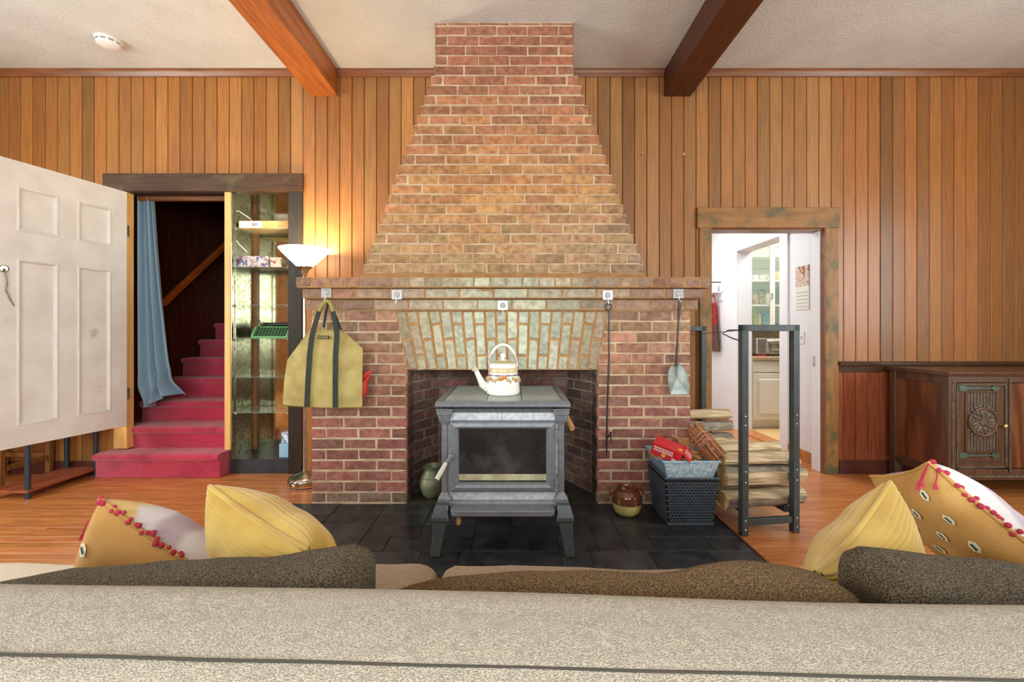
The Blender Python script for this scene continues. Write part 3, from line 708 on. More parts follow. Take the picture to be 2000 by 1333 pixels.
# ---------------------------------------------------------------- crock
cy_ = 2.60; ccx = X(1224,cy_)
cr = thing('bean_crock', 'brown and cream stoneware crock with two loop handles on the slate', 'crock', (ccx, cy_, HT))
r_ = 28.5/F*cy_
part('lower_body', MB().lathe([(0,0),(r_*.62,0),(r_*.85,.02),(r_*.97,.05),(r_,.075)], (ccx,cy_,HT), 32), M['crock_ye'], cr, smooth=50)
part('upper_body', MB().lathe([(r_,.075),(r_*1.0,.09),(r_*.95,.12),(r_*.8,.142),(r_*.68,.15),(r_*.72,.165),(r_*.68,.168),(r_*.58,.16),(r_*.58,.145),(r_*.4,.09),(0,.06)], (ccx,cy_,HT), 32), M['crock_br'], cr, smooth=50)
for s in (-1,1):
    part('handle', MB().tube([(ccx+s*(r_*.86+.026*math.sin(math.pi*i/8)), cy_, HT+.105+.045*i/8) for i in range(9)], .0065, 10), M['crock_br'], cr, smooth=60)
o = part('stone_in_crock', MB().lathe([(0,0),(.022,.005),(.012,.04),(0,.055)], (ccx-.02,cy_,HT+.115), 12), M['patina'], None, smooth=50)
o.name = 'garlic_keeper_cone'; o.name = 'clay_cone'; tag(o, 'small greenish cone poking out of the brown crock', 'cone')
# ---------------------------------------------------------------- stairs
SXL, SXR = -3.235, -2.30
stairs = thing('staircase', 'steep staircase covered in crimson red carpet behind the white door', 'staircase', (-2.78, 3.4, 0))
ny = [3.28, 3.45] + [3.68+.23*i for i in range(8)]; nz_ = [.19+.173*i for i in range(10)]
for i in range(9):
    z0 = nz_[i-1]-.004 if i else .001; z1 = nz_[i]; ya = ny[i]; yb_ = ny[i+1]+.04
    pr = [(ya+.03,z0),(ya+.03,z1-.06)]
    for k in range(7):
        a = math.pi*k/6; pr.append((ya+.028-.028*math.sin(a), z1-.028-.028*math.cos(a)))
    pr += [(yb_,z1),(yb_,z0)]
    xa, xb = (-3.245, -2.275) if i == 0 else (SXL+.003, -2.315)
    if i == 1: xa = -3.2
    mb = MB(); nseg = 14
    for q in range(nseg):
        pass
    mb.prism(pr, 'x', xa, xb)
    part('step', mb, M['carpet'], stairs, bevel=.012, seg=2, smooth=50)
# stairwell enclosure
struct('wall_stair_left', MB().box(SXL-.1, D+.12, 0, SXL-.012, 5.6, 3.9), M['bead'])
bm_ = MB(); y = D+.13
while y < 5.5:
    bm_.prism([(SXL-.014,y),(SXL-.002,y+.004),(SXL,y+.012),(SXL-.002,y+.02),(SXL-.014,y+.024)], 'z', 0.05, 3.9); y += .03
bo = part('bead_strips', bm_, M['bead'], bpy.data.objects['wall_stair_left'], smooth=40); bo['kind'] = 'stuff'
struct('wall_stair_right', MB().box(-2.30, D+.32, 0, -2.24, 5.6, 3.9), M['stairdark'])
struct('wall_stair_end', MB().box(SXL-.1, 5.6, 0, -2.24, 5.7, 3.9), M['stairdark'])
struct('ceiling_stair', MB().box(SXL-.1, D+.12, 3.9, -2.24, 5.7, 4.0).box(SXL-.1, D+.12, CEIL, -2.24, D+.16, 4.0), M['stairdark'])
struct('trim_13', MB().box(OL0, D+.1, OLZ-.035, X(440,D), D+.13, OLZ+.03), M['trim'], label='brown stop board under the stair header')
hr = thing('handrail', 'sloping orange wooden handrail on the dark stairwell wall', 'handrail', (SXL+.05, 4.2, 1.7))
a_, b_ = Vector((SXL+.06, 3.86, 1.39)), Vector((SXL+.06, 5.0, 2.335))
mb = MB(); d_ = (b_-a_).normalized(); u_ = Vector((0,-d_.z,d_.y)); s_ = Vector((1,0,0)); vs = []
for p in (a_, b_):
    for i, j in ((-1,-1),(1,-1),(1,1),(-1,1)): vs.append(p+s_*.02*i+u_*.028*j)
part('rail', mb.add(vs, [(0,1,2,3),(4,5,6,7),(0,1,5,4),(1,2,6,5),(2,3,7,6),(3,0,4,7)]), M['rail'], hr, bevel=.008, seg=2)
for t in (.25,.8):
    p = a_.lerp(b_, t); part('bracket', MB().tube([p-Vector((0,0,.02)), p-Vector((.03,0,.06)), Vector((SXL-.005,p.y,p.z-.06))], .006, 8), M['iron'], hr)
# curtain
def rx_edge(z):
    pts = [(2.29,300),(1.85,308),(1.42,318),(1.0,330),(.74,338),(.62,347),(.5,358)]
    for (za_, a), (zb_, b) in zip(pts[:-1], pts[1:]):
        if z >= zb_: return a+(b-a)*(za_-z)/(za_-zb_)
    return pts[-1][1]
def cur(u, v):
    zt_, zb_ = 2.285, (.505+.10*max(0,min(1,(u-.3)/.35)))
    z = zt_+(zb_-zt_)*v
    x0 = X(259,3.5); x1 = X(rx_edge(z), 3.55); 
    x = x0+(x1-x0)*u
    low = max(0, (v-.82)/.18)
    y = 3.545 + (.018+.022*v)*math.sin(u*math.pi*2*3.6+.6+1.2*v) + .01*math.sin(u*31+v*3) + low*low*(.05*math.sin(u*9)+.06*u)
    x += low*.02*math.sin(v*40+u*6)
    return (x, y, z)
ct = MB().grid(cur, 72, 60); nv = len(ct.v); ct.v += [(x, y+.004, z) for x, y, z in ct.v]; ct.f += [tuple(i+nv for i in f) for f in ct.f]
cu = thing('curtain', 'long blue curtain hanging beside the red stairs', 'curtain', (-2.98, 3.55, .5))
part('cloth', ct, M['curtain'], cu, smooth=80)
part('curtain_rod', MB().tube([(OL0+.06,3.545,2.275),(X(440,D),3.545,2.275)], .008, 8), M['iron'], cu)
# ---------------------------------------------------------------- white panel door
do = thing('panel_door', 'white painted four panel door standing open in front of the stairs', 'door', (-3.08, 3.39, .384))
HP = Vector((X(249,3.40), 3.395, 0)); EP = Vector((X(0,2.686), 2.686, 0)); dv = (EP-HP).normalized(); nvv = Vector((-dv.y, dv.x, 0))
if nvv.x < 0: nvv = -nvv                     # face towards the room centre
DW, DZ0, DZ1, DT = .765, .39, 2.256, .036
def dmap(M_=None): 
    return Matrix(((dv.x, nvv.x, 0, HP.x), (dv.y, nvv.y, 0, HP.y), (0,0,1,0), (0,0,0,1)))
DM = dmap()
def dbox(s0, s1, z0, z1, n0, n1): return MB().box(s0, n0, z0, s1, n1, z1).xf(DM)
st_, pw = .108, .2165
s1, s2, s3, s4 = st_, st_+pw, st_+pw+.107, st_+2*pw+.107
r0, r1, r2, r3 = DZ0+.135, 1.62, 1.80, DZ1-.16       # rails: bottom top, lock rail, upper panel, top
fm = MB()
for a in ((0,s1,DZ0,DZ1),(s4,DW,DZ0,DZ1),(s2,s3,DZ0,DZ1),(s1,s2,DZ0,r0),(s3,s4,DZ0,r0),(s1,s2,r1,r2),(s3,s4,r1,r2),(s1,s2,r3,DZ1),(s3,s4,r3,DZ1)):
    fm.v, fm.f = fm.v, fm.f; b_ = dbox(a[0],a[1],a[2],a[3],-DT,0); fm.add(b_.v, b_.f)
part('door_frame', fm, M['white_door'], do)
for (a, b) in ((s1,s2),(s3,s4)):
    for (z0, z1) in ((r0,r1),(r2,r3)):
        lv = [(0,0),(.004,.004),(.012,.004),(.022,-.008),(.024,-.012)]; vs = []; fs = []
        for (ins, n_) in lv:
            for sx, zz in ((a+ins,z0+ins),(b-ins,z0+ins),(b-ins,z1-ins),(a+ins,z1-ins)): vs.append(DM @ Vector((sx, n_, zz)))
        for i in range(len(lv)-1):
            for q in range(4): fs.append((i*4+q, i*4+(q+1)%4, (i+1)*4+(q+1)%4, (i+1)*4+q))
        mo = MB().add(vs, fs); k_ = dbox(a+.001, b-.001, z0+.001, z1-.001, -.026, -.012)
        pn = part('panel', k_, M['white_door'], do)
        part('panel_moulding', mo, M['white_door'], pn)
kp = Vector((DW-.055, 0, 1.50))
kp = DM @ kp; kp.z = Z(527,2.75)
part('lock_plate', MB().lathe([(.024,0),(.024,.003),(.018,.005),(0,.005)], kp, 18, Matrix.Rotation(math.atan2(nvv.y,nvv.x),4,'Z') @ RY(R90)), M['steel'], do)
q0 = kp+nvv*.012
part('key_cord', MB().tube([q0, q0+Vector((0,.004,-.04)), q0+Vector((0,.012,-.09)), q0+Vector((0,.006,-.14)), q0+Vector((0,.03,-.2)), q0+Vector((0,.05,-.235))], .0035, 8), M['patina'], do)
for zz in (.6, 1.9): part('hinge', MB().tube([(HP.x+.008,HP.y+.004,zz),(HP.x+.008,HP.y+.004,zz+.09)], .006, 8), M['iron'], do)
# ---------------------------------------------------------------- low pole shelf and chair behind the door
sh = thing('pole_shelf', 'low brown board shelf on dark metal poles behind the white door', 'shelf', (-3.42, 3.15, 0))
for z in (.045, .44): part('shelf_board', MB().box(-3.56, 2.88, z, -3.285, 3.395, z+.018), M['shelfwood'], sh, bevel=.002)
for x_ in (-3.305,-3.535):
    for y_ in (2.9, 3.375): part('pole', MB().lathe([(.016,0.0005),(.016,.62)], (x_,y_,0), 14), M['pole'], sh, smooth=50)
ch = thing('wooden_chair', 'brown wooden chair by the wall behind the pole shelf', 'chair', (-3.82, 3.2, 0))
for x_ in (-3.68,-4.04):
    for y_ in (3.06, 3.385): part('leg', MB().box(x_-.02, y_-.022, 0.0005, x_+.02, y_+.012, .43 if y_ < 3.2 else .9), M['chairwood'], ch, bevel=.004)
part('seat', MB().box(-4.08, 3.02, .43, -3.64, 3.36, .46), M['chairwood'], ch, bevel=.008)
for y_ in (3.06, 3.37): part('stretcher', MB().box(-4.02, y_-.012, .15, -3.7, y_+.012, .185), M['chairwood'], ch)
for x_ in (-3.68,-4.04): part('stretcher', MB().box(x_-.012, 3.08, .13, x_+.012, 3.37, .165), M['chairwood'], ch)
part('backrest', MB().box(-4.02, 3.37, .74, -3.7, 3.395, .86), M['chairwood'], ch, bevel=.004)
# ---------------------------------------------------------------- glass shelf cabinet
CX0, CX1, CY1 = X(452,D)+.002, X(565,D)-.002, D+.31
cb = thing('display_cabinet', 'built-in mirrored cabinet with glass shelves beside the red stairs', 'cabinet', (-2.02, D+.15, 0))
part('plinth', MB().box(CX0, D-.008, 0.0005, CX1, CY1, Z(897,D)), M['plinth'], cb)
part('back_mirror', MB().box(CX0, CY1-.006, Z(897,D), CX1, CY1, OLZ-.002), M['mirror'], cb)
part('side_panel', MB().box(CX0, D-.008, Z(897,D), CX0+.006, CY1-.006, OLZ-.002), M['metal_panel'], cb)
part('side_panel', MB().box(CX1-.006, D+.02, Z(897,D), CX1, CY1-.006, OLZ-.002), M['metal_panel'], cb)
part('corner_strip', MB().box(CX0+.006, CY1-.03, Z(897,D), CX0+.03, CY1-.006, OLZ-.002), M['chairwood'], cb)
part('top_panel', MB().box(CX0, D+.02, OLZ-.012, CX1, CY1, OLZ), M['mirror'], cb)
for x_ in (CX0+.012, CX1-.012): part('shelf_standard', MB().box(x_-.004, D+.03, .12, x_+.004, D+.038, OLZ-.02), M['steel'], cb)
SHZ = [Z(q, D+.02) for q in (446,522,596,662,737,806)]
for z in SHZ:
    s_ = part('glass_shelf', MB().box(CX0+.008, D+.01, z-.004, CX1-.008, CY1-.034, z+.003), M['glass'], cb)
    for x_ in (CX0+.02, CX1-.02): part('shelf_clip', MB().ball((x_, D+.016, z-.008), .008, 8, 6), M['chrome'], s_)
def boxthing(name, label, cat, x0, x1, y0, y1, z0, z1, m, group=None):
    t = thing(name, label, cat, ((x0+x1)/2,(y0+y1)/2,z0), group); part('carton', MB().box(x0,y0,z0,x1,y1,z1), m, t, bevel=.0015); return t
yy = D+.04; z = SHZ[0]+.0035
t = boxthing('cardboard_box', 'flat tan cardboard box on the topmost glass shelf', 'box', X(466,yy), X(570,yy)-.02, yy, yy+.2, z, z+.062, M['card'])
part('paper_label', MB().box(X(467,yy), yy-.001, z+.006, X(512,yy), yy, z+.058), M['paper'], t)
for i in range(9): part('barcode', MB().box(X(492,yy)+i*.005, yy-.0015, z+.018, X(492,yy)+i*.005+.0025, yy-.001, z+.045), M['ink'], t)
part('brown_tape', MB().box(X(543,yy), yy-.001, z+.004, X(562,yy), yy, z+.06), M['kindling'], t)
z = SHZ[1]+.0035
t = boxthing('puzzle_box', 'colourful picture puzzle box on the second glass shelf', 'box', X(462,yy), X(524,yy), yy, yy+.2, z, z+.09, M['puzzle'])
boxthing('puzzle_box', 'small beige and red patterned box beside the puzzle box', 'box', X(526,yy), X(548,yy), yy+.01, yy+.2, z, z+.08, M['puzzle2'])
# typewriter
z = SHZ[3]+.0035; tx0, tx1 = X(489,yy), X(562,yy); tw = thing('typewriter', 'green portable typewriter with black keys on a glass shelf', 'typewriter', ((tx0+tx1)/2, yy+.1, z))
part('body', MB().prism([(yy,z),(yy,z+.016),(yy+.03,z+.022),(yy+.075,z+.086),(yy+.10,z+.098),(yy+.2,z+.098),(yy+.2,z)], 'x', tx0, tx1), M['tgreen'], tw, bevel=.004)
kb = MB()
for r in range(4):
    for k in range(10):
        a = tx0+.035+k*(tx1-tx0-.07)/9; y_ = yy+.024+r*.0145; zz = z+.026+r*.0175
        part('key', MB().lathe([(.0095,0),(.0095,.004),(.007,.005),(0,.005)], (a, y_-.006, zz), 8, RX(rad(50))), M['black'], tw)
for a_, b_ in ((tx0,tx0+.018),(tx1-.022,tx1)): part('side_cheek', MB().prism([(yy+.004,z),(yy+.004,z+.03),(yy+.06,z+.098),(yy+.2,z+.11),(yy+.2,z)], 'x', a_, b_), M['tgreen'], tw, bevel=.004)
part('carriage', MB().tube([(tx0+.02,yy+.15,z+.115),(tx1-.01,yy+.15,z+.115)], .016, 12), M['black'], tw)
part('platen_knob', MB().tube([(tx0+.0,yy+.15,z+.115),(tx0+.02,yy+.15,z+.115)], .02, 12), M['key'], tw)
part('carriage_lever', MB().tube([(tx0+.04,yy+.13,z+.11),(tx0+.02,yy+.10,z+.135),(tx0+.03,yy+.08,z+.15)], .004, 6), M['chrome'], tw)
z = Z(897,D)+.0005
boxthing('blue_carton', 'blue and white patterned box on top of the low stack in the cabinet', 'box', X(548,yy), X(563,yy), yy+.01, yy+.1, z+.112, z+.2, M['bluewhite'])
boxthing('blue_carton', 'pale blue box standing at the bottom of the glass cabinet', 'box', X(545,yy), X(563,yy)+.002, yy, yy+.11, z, z+.11, M['bluebin'])
o = part('power_cable', MB().tube([(X(452,3.5)+.03,D+.04,SHZ[0]+.12),(X(470,3.5),D+.05,SHZ[0]+.15),(X(490,3.5),D+.07,SHZ[0]+.09),(X(493,3.5),D+.1,SHZ[0]+.066)], .004, 6), M['white'])
tag(o, 'thin white cable drooping onto the cardboard box in the cabinet', 'cable')
o = part('power_cable', MB().tube([(X(456,3.5),D+.03,SHZ[0]-.01),(X(464,3.5),D+.035,SHZ[0]-.07),(X(474,3.5),D+.04,SHZ[0]-.13),(X(488,3.5),D+.05,SHZ[0]-.19)], .004, 6), M['white'])
tag(o, 'thin white cable hanging below the top glass shelf', 'cable')
# ---------------------------------------------------------------- torchiere floor lamp
ly = 3.225; lx = X(595,ly)
la = thing('floor_lamp', 'steel torchiere floor lamp with a glowing white glass bowl', 'lamp', (lx, ly, 0))
part('base', MB().lathe([(0,0.0005),(.115,0.0005),(.118,.008),(.118,.03),(.11,.042),(.085,.05),(.07,.062),(.03,.075),(.015,.085),(0,.085)], (lx,ly,0), 36), M['steel'], la, smooth=40)
zt2 = Z(524,ly); zt1 = Z(487,ly)
part('pole', MB().lathe([(.0125,.08),(.0125,zt2-.06)], (lx,ly,0), 16), M['steel'], la, smooth=40)
part('neck', MB().lathe([(.0125,zt2-.075),(.016,zt2-.05),(.03,zt2-.015),(.058,zt2+.004),(.058,zt2+.01),(0,zt2+.01)], (lx,ly,0), 24), M['steel'], la, smooth=40)
part('glass_bowl', MB().lathe([(.05,zt2+.005),(.075,zt2+.03),(.13,zt2+.085),(.165,zt1-.022),(.18,zt1-.004),(.18,zt1),(.172,zt1),(.158,zt1-.02),(.122,zt2+.088),(.07,zt2+.04),(0,zt2+.03)], (lx,ly,0), 40), M['lampglass'], la, smooth=60)
l = bpy.data.lights.new('lamp_bulb', 'POINT'); l.energy = 16; l.color = (1.0,.84,.58); l.shadow_soft_size = .06
lo = bpy.data.objects.new('lamp_bulb', l); C.objects.link(lo); lo.location = (lx, ly, zt1-.005)
cab = part('lamp_cord', MB().tube([(lx-.02,ly-.1,.05),(lx-.045,ly-.13,.02),(lx-.02,ly-.16,.006),(lx+.06,ly-.17,.005),(lx+.13,ly-.14,.006),(lx+.2,ly-.06,.06),(lx+.25,ly-.02,.1)], .0035, 8), M['black'], la)
# ---------------------------------------------------------------- adhesive hooks on the mantel
HK = []
for i, (px, py, yf, lab) in enumerate(((637,572,2.70,'clear adhesive hook on the mantel holding the canvas carrier'), (775,576,2.70,'empty clear adhesive hook left on the mantel'), (982,597,2.735,'small white adhesive hook above the kettle'),
                              (1187,577,2.70,'clear adhesive hook on the mantel holding the poker'), (1325,574,2.70,'clear adhesive hook on the mantel holding the shovel'))):
    yf -= .004; x_, z_ = X(px,yf), Z(py,yf)
    t = thing('wall_hook', lab, 'hook', (x_, yf, z_), 'adhesive hooks along the mantel'); HK.append((x_, yf, z_))
    part('plate', MB().box(x_-.032, yf-.003, z_-.03, x_+.032, yf, z_+.03), M['clear'] if i != 2 else M['white'], t, bevel=.004 if False else .001)
    part('boss', MB().lathe([(.018,0),(.018,.006),(.012,.01),(0,.01)], (x_,yf-.003,z_), 16, RX(R90)), M['clear'], t, smooth=50)
    part('wire_hook', MB().tube([(x_,yf-.01,z_-.005),(x_,yf-.012,z_-.04),(x_,yf-.018,z_-.056),(x_,yf-.03,z_-.056),(x_,yf-.036,z_-.044)], .0025, 8), M['white'], t)
# ---------------------------------------------------------------- canvas log carrier
by = 2.63
def B(px, py, dy=0): return Vector((X(px,by), by+dy, Z(py,by)))
bg_ = thing('log_carrier', 'tan waxed canvas log carrier with dark straps hanging from a mantel hook', 'bag', (X(632,by), by, Z(795,by)))
outl = [(604,647),(668,646),(708,681),(707.5,740),(707,795),(630,795.5),(553,790),(556,745),(562,705)]
pf = MB(); n = len(outl); 
def bulge(px, py): return -.02*max(0, 1-((px-630)/90)**2)*max(0,min(1,(py-640)/60))
cen = [(px*.5+632*.5, py*.5+725*.5) for px, py in outl]
vs = [B(px,py,bulge(px,py)) for px, py in outl] + [B(px,py,bulge(px,py)) for px, py in cen] + [B(632,725,-.022)]
fs = [(i,(i+1)%n,n+(i+1)%n,n+i) for i in range(n)] + [(n+i,n+(i+1)%n,2*n) for i in range(n)]
nb_ = len(vs); vs2 = [v+Vector((0,.006,0)) for v in vs]
fs2 = [tuple(i+nb_ for i in f) for f in fs] + [(i,(i+1)%n,nb_+(i+1)%n,nb_+i) for i in range(n)]
part('front_panel', MB().add(vs+vs2, fs+fs2), M['canvas'], bg_, smooth=40)
out2 = [(596,655),(664,650),(702,690),(702,792),(560,788),(566,720)]
part('back_panel', MB().add([B(a,b,.03) for a, b in out2]+[B(a,b,.036) for a, b in out2], [tuple(range(6)), tuple(range(6,12))]+[(i,(i+1)%6,6+(i+1)%6,6+i) for i in range(6)]), M['canvas'], bg_)
part('bottom_fold', MB().tube([B(554,789,.012), B(630,794,.01), B(706,794,.012)], .016, 10), M['canvas'], bg_, smooth=60)
part('hem', MB().tube([B(562,705,-.004), B(604,647,-.004), B(668,646,-.006), B(708,681,-.004), B(707,793,-.004)], .0035, 6), M['canvas'], bg_)
def strap(pts, w_, dy, m, nm):
    vs = []
    for px, py, d in pts:
        for q in (-1,1): vs.append(B(px+q*w_, py, dy+d))
        
    k = len(pts); f = [(2*i,2*i+1,2*i+3,2*i+2) for i in range(k-1)]
    n0 = len(vs); vs += [v+Vector((0,.004,0)) for v in vs]
    f2 = [tuple(i+n0 for i in q) for q in f] + [(2*i,2*i+2,n0+2*i+2,n0+2*i) for i in range(k-1)] + [(2*i+1,2*i+3,n0+2*i+3,n0+2*i+1) for i in range(k-1)]
    return part(nm, MB().add(vs, f+f2), m, bg_)
strap([(624,607,0),(617,635,-.01),(613,655,-.022),(609,690,-.026),(606,740,-.028),(603,794,-.024)], 4.8, -.004, M['strap'], 'strap')
strap([(650,607,0),(657,635,-.01),(661,655,-.022),(659,690,-.026),(658.5,740,-.028),(658,795,-.024)], 4.8, -.004, M['strap'], 'strap')
hp = [B(624,609,0), B(628,598,.0), B(634,590,.012), B(638,588.5,.014), B(643,591,.012), B(648,598,.0), B(651,609,0)]
part('handle', MB().tube(hp, .013, 10), M['olive'], bg_, smooth=60)
hp = [B(628,640,.03), B(632,612,.03), B(637,592,.03), B(645,600,.03), B(652,620,.032), B(662,646,.032)]
part('rear_strap', MB().tube(hp, .008, 8), M['strap'], bg_)
tgo = part('name_tag', MB().box(X(624,by), by-.026, Z(662,by), X(646,by), by-.022, Z(656,by)), M['strap'], bg_)
for i in range(5): part('tag_lettering', MB().box(X(626+i*3.8,by), by-.0268, Z(660.5,by), X(628.6+i*3.8,by), by-.026, Z(657.5,by)), M['olive'], tgo)
gl = thing('work_glove', 'red leather glove poking out behind the canvas carrier', 'glove', tuple(B(712,765,.02)))
part('palm', MB().tube([B(706,775,.025), B(709,760,.022), B(711,745,.02)], [.018,.022,.018], 10), M['red'], gl, smooth=60)
part('thumb', MB().tube([B(709,738,.022), B(716,730,.018), B(725,727,.014)], [.012,.013,.008], 10), M['red'], gl, smooth=60)
part('finger', MB().tube([B(710,752,.02), B(714,744,.02), B(719,735,.02)], [.012,.011,.008], 10), M['red'], gl, smooth=60)
# ---------------------------------------------------------------- poker and shovel
ty = 2.672
pk = thing('fire_poker', 'long thin black iron poker hanging from a mantel hook', 'poker', (X(1188,ty), ty, Z(895,ty)))
rg = [(X(1188,ty)+.020*math.cos(a), ty, Z(600,ty)+.020*math.sin(a)) for a in [2*math.pi*i/16 for i in range(16)]]
part('ring_handle', MB().tube(rg, .0048, 8, True), M['iron'], pk, smooth=60)
part('rod', MB().tube([(X(1189,ty),ty,Z(606,ty)),(X(1190,ty),ty+.01,Z(700,ty)),(X(1188,ty),ty+.03,Z(800,ty)),(X(1187.5,ty),ty+.04,Z(870,ty)),(X(1187.5,ty),ty+.042,Z(896,ty))], [.0055,.0055,.006,.0065,.002], 8), M['iron'], pk, smooth=60)
part('barb', MB().tube([(X(1188,ty),ty+.03,Z(857,ty)),(X(1193,ty),ty+.022,Z(853,ty)),(X(1194,ty),ty+.018,Z(845,ty)),(X(1195,ty),ty+.016,Z(868,ty))], [.008,.008,.006,.003], 8), M['iron'], pk, smooth=60)
sv = thing('ash_shovel', 'grey metal ash shovel hanging from the right mantel hook', 'shovel', (X(1326,ty), ty, Z(772,ty)))
part('handle', MB().tube([(X(1327,ty),ty,Z(587,ty)),(X(1327,ty),ty,Z(595,ty)),(X(1326.5,ty),ty+.004,Z(612,ty)),(X(1326,ty),ty+.008,Z(626,ty))], [.008,.0095,.0095,.006], 10), M['iron'], sv, smooth=60)
part('shaft', MB().tube([(X(1326,ty),ty+.006,Z(622,ty)),(X(1324,ty),ty+.016,Z(680,ty)),(X(1323,ty),ty+.022,Z(716,ty))], [.005,.0065,.008], 8), M['iron'], sv, smooth=60)
ol = [(1318,714),(1330,712),(1338,719),(1344,732),(1347,755),(1347,771),(1312,772),(1307,748),(1306,730),(1311,719)]
sm = MB(); nn = len(ol); vs = [Vector((X(a,ty), ty+.03-.018*(abs(a-1327)/21)**2, Z(b,ty))) for a, b in ol] + [Vector((X(1325,ty), ty+.034, Z(742,ty)))]
fs = [(i,(i+1)%nn,nn) for i in range(nn)]; vs2 = [v+Vector((0,.003,0)) for v in vs]; n1 = len(vs)
part('scoop', sm.add(vs+vs2, fs+[tuple(i+n1 for i in f) for f in fs]+[(i,(i+1)%nn,n1+(i+1)%nn,n1+i) for i in range(nn)]), M['galv'], sv)
part('scoop_rim', MB().tube([vs[i] for i in (6,7,8,9,0,1,2,3,4,5)], .004, 8), M['galv'], sv)
# ---------------------------------------------------------------- baskets
def tapered(x0,x1,y0,y1,z0,z1,inb):   # open box: outer shell with wall
    v = []; 
    for (i, z) in ((inb,z0),(0,z1)): v += [(x0+i,y0+i,z),(x1-i,y0+i,z),(x1-i,y1-i,z),(x0+i,y1-i,z)]
    t = .006
    for (i, z) in ((t,z1),(inb+t,z0+t)): v += [(x0+i,y0+i,z),(x1-i,y0+i,z),(x1-i,y1-i,z),(x0+i,y1-i,z)]
    f = [(0,1,2,3),(12,13,14,15)]
    for q in (0,4,8):
        for i in range(4): f.append((q+i, q+(i+1)%4, q+4+(i+1)%4, q+4+i))
    return MB().add(v, f)
KX0, KX1, KY0, KY1, KZ1 = X(1299,2.42), X(1405,2.42), 2.415, 2.735, Z(935,2.42)
bk = thing('black_basket', 'black woven plastic basket on the slate under the blue basket', 'basket', ((KX0+KX1)/2, 2.57, HT))
part('liner', tapered(KX0+.004, KX1-.004, KY0+.004, KY1-.004, HT+.0005, KZ1-.004, .024), M['basket_bk'], bk)
wv = MB(); nxw, nzw = 14, 15
for face in range(2):
    for r in range(nzw):
        for k in range(nxw):
            u = (k+.5+(.5 if r%2 else 0))/nxw; v = (r+.5)/nzw
            if u > .99: continue
            ins = .024*(1-v); zz = HT+.012+v*(KZ1-HT-.03)
            if face == 0:
                xx = KX0+ins+(KX1-KX0-2*ins)*u; yy_ = KY0+ins
                wv.add([(xx-.011,yy_+.002,zz-.006),(xx,yy_-.005,zz-.009),(xx+.011,yy_+.002,zz-.004),(xx+.002,yy_-.004,zz+.003),(xx-.009,yy_+.002,zz+.003),(xx+.009,yy_+.002,zz+.006)], [(0,1,3,4),(1,2,5,3)])
            else:
                xx = KX0+ins; yy_ = KY0+ins+(KY1-KY0-2*ins)*u
                wv.add([(xx+.002,yy_-.011,zz-.006),(xx-.005,yy_,zz-.009),(xx+.002,yy_+.011,zz-.004),(xx-.004,yy_+.002,zz+.003),(xx+.002,yy_-.009,zz+.003),(xx+.002,yy_+.009,zz+.006)], [(0,1,3,4),(1,2,5,3)])
wo = part('weave', wv, M['basket'], bk, smooth=60); wo['kind'] = 'stuff'
rm = MB().tube([(KX0,KY0,KZ1),(KX1,KY0,KZ1),(KX1,KY1,KZ1),(KX0,KY1,KZ1)], .007, 8, True)
part('rim', rm, M['basket'], bk); part('base_rim', MB().tube([(KX0+.024,KY0+.024,HT+.007),(KX1-.024,KY0+.024,HT+.007),(KX1-.024,KY1-.024,HT+.007),(KX0+.024,KY1-.024,HT+.007)], .0062, 8, True), M['basket'], bk)
LX0, LX1, LY0, LY1, LZ0, LZ1 = X(1296,2.43), X(1407,2.43), 2.43, 2.752, Z(941,2.43), Z(903,2.43)
bb = thing('blue_basket', 'light blue flower printed plastic basket nested on the black basket', 'basket', ((LX0+LX1)/2, 2.59, LZ0))
# tub with hand hole on the left end: walls built as separate slabs joined
ins = .03; t = .006
def wallq(p, q, r, s_, n_):
    a = [Vector(v) for v in (p,q,r,s_)]; n_ = Vector(n_)*t
    return MB().add(a+[v+n_ for v in a], [(0,1,2,3),(4,5,6,7),(0,1,5,4),(1,2,6,5),(2,3,7,6),(3,0,4,7)])
B0 = [(LX0+ins,LY0+ins,LZ0),(LX1-ins,LY0+ins,LZ0),(LX1-ins,LY1-ins,LZ0),(LX0+ins,LY1-ins,LZ0)]; T0 = [(LX0,LY0,LZ1),(LX1,LY0,LZ1),(LX1,LY1,LZ1),(LX0,LY1,LZ1)]
part('front_wall', wallq(B0[0],B0[1],T0[1],T0[0],(0,1,0)), M['bluebin_p'], bb)
part('right_wall', wallq(B0[1],B0[2],T0[2],T0[1],(-1,0,0)), M['bluebin'], bb)
part('back_wall', wallq(B0[2],B0[3],T0[3],T0[2],(0,-1,0)), M['bluebin'], bb)
lw = MB()
def LP_(u, v):   # left wall param
    a = Vector(B0[0]).lerp(Vector(B0[3]), u); b = Vector(T0[0]).lerp(Vector(T0[3]), u); return a.lerp(b, v)
for (u0,u1,v0,v1) in ((0,.3,0,1),(.7,1,0,1),(.3,.7,0,.45),(.3,.7,.86,1)):
    k = wallq(LP_(u0,v0),LP_(u1,v0),LP_(u1,v1),LP_(u0,v1),(1,0,0)); lw.add(k.v, k.f)
part('end_wall', lw, M['bluebin'], bb)
part('bottom', MB().box(LX0+ins,LY0+ins,LZ0,LX1-ins,LY1-ins,LZ0+t), M['bluebin'], bb)
part('rim', MB().tube(T0, .006, 8, True), M['bluebin'], bb)
part('wood_grip', MB().tube([LP_(.3,.9)+Vector((-.004,0,0)), LP_(.7,.9)+Vector((-.004,0,0))], .010, 10), M['pine'], bb, smooth=60)
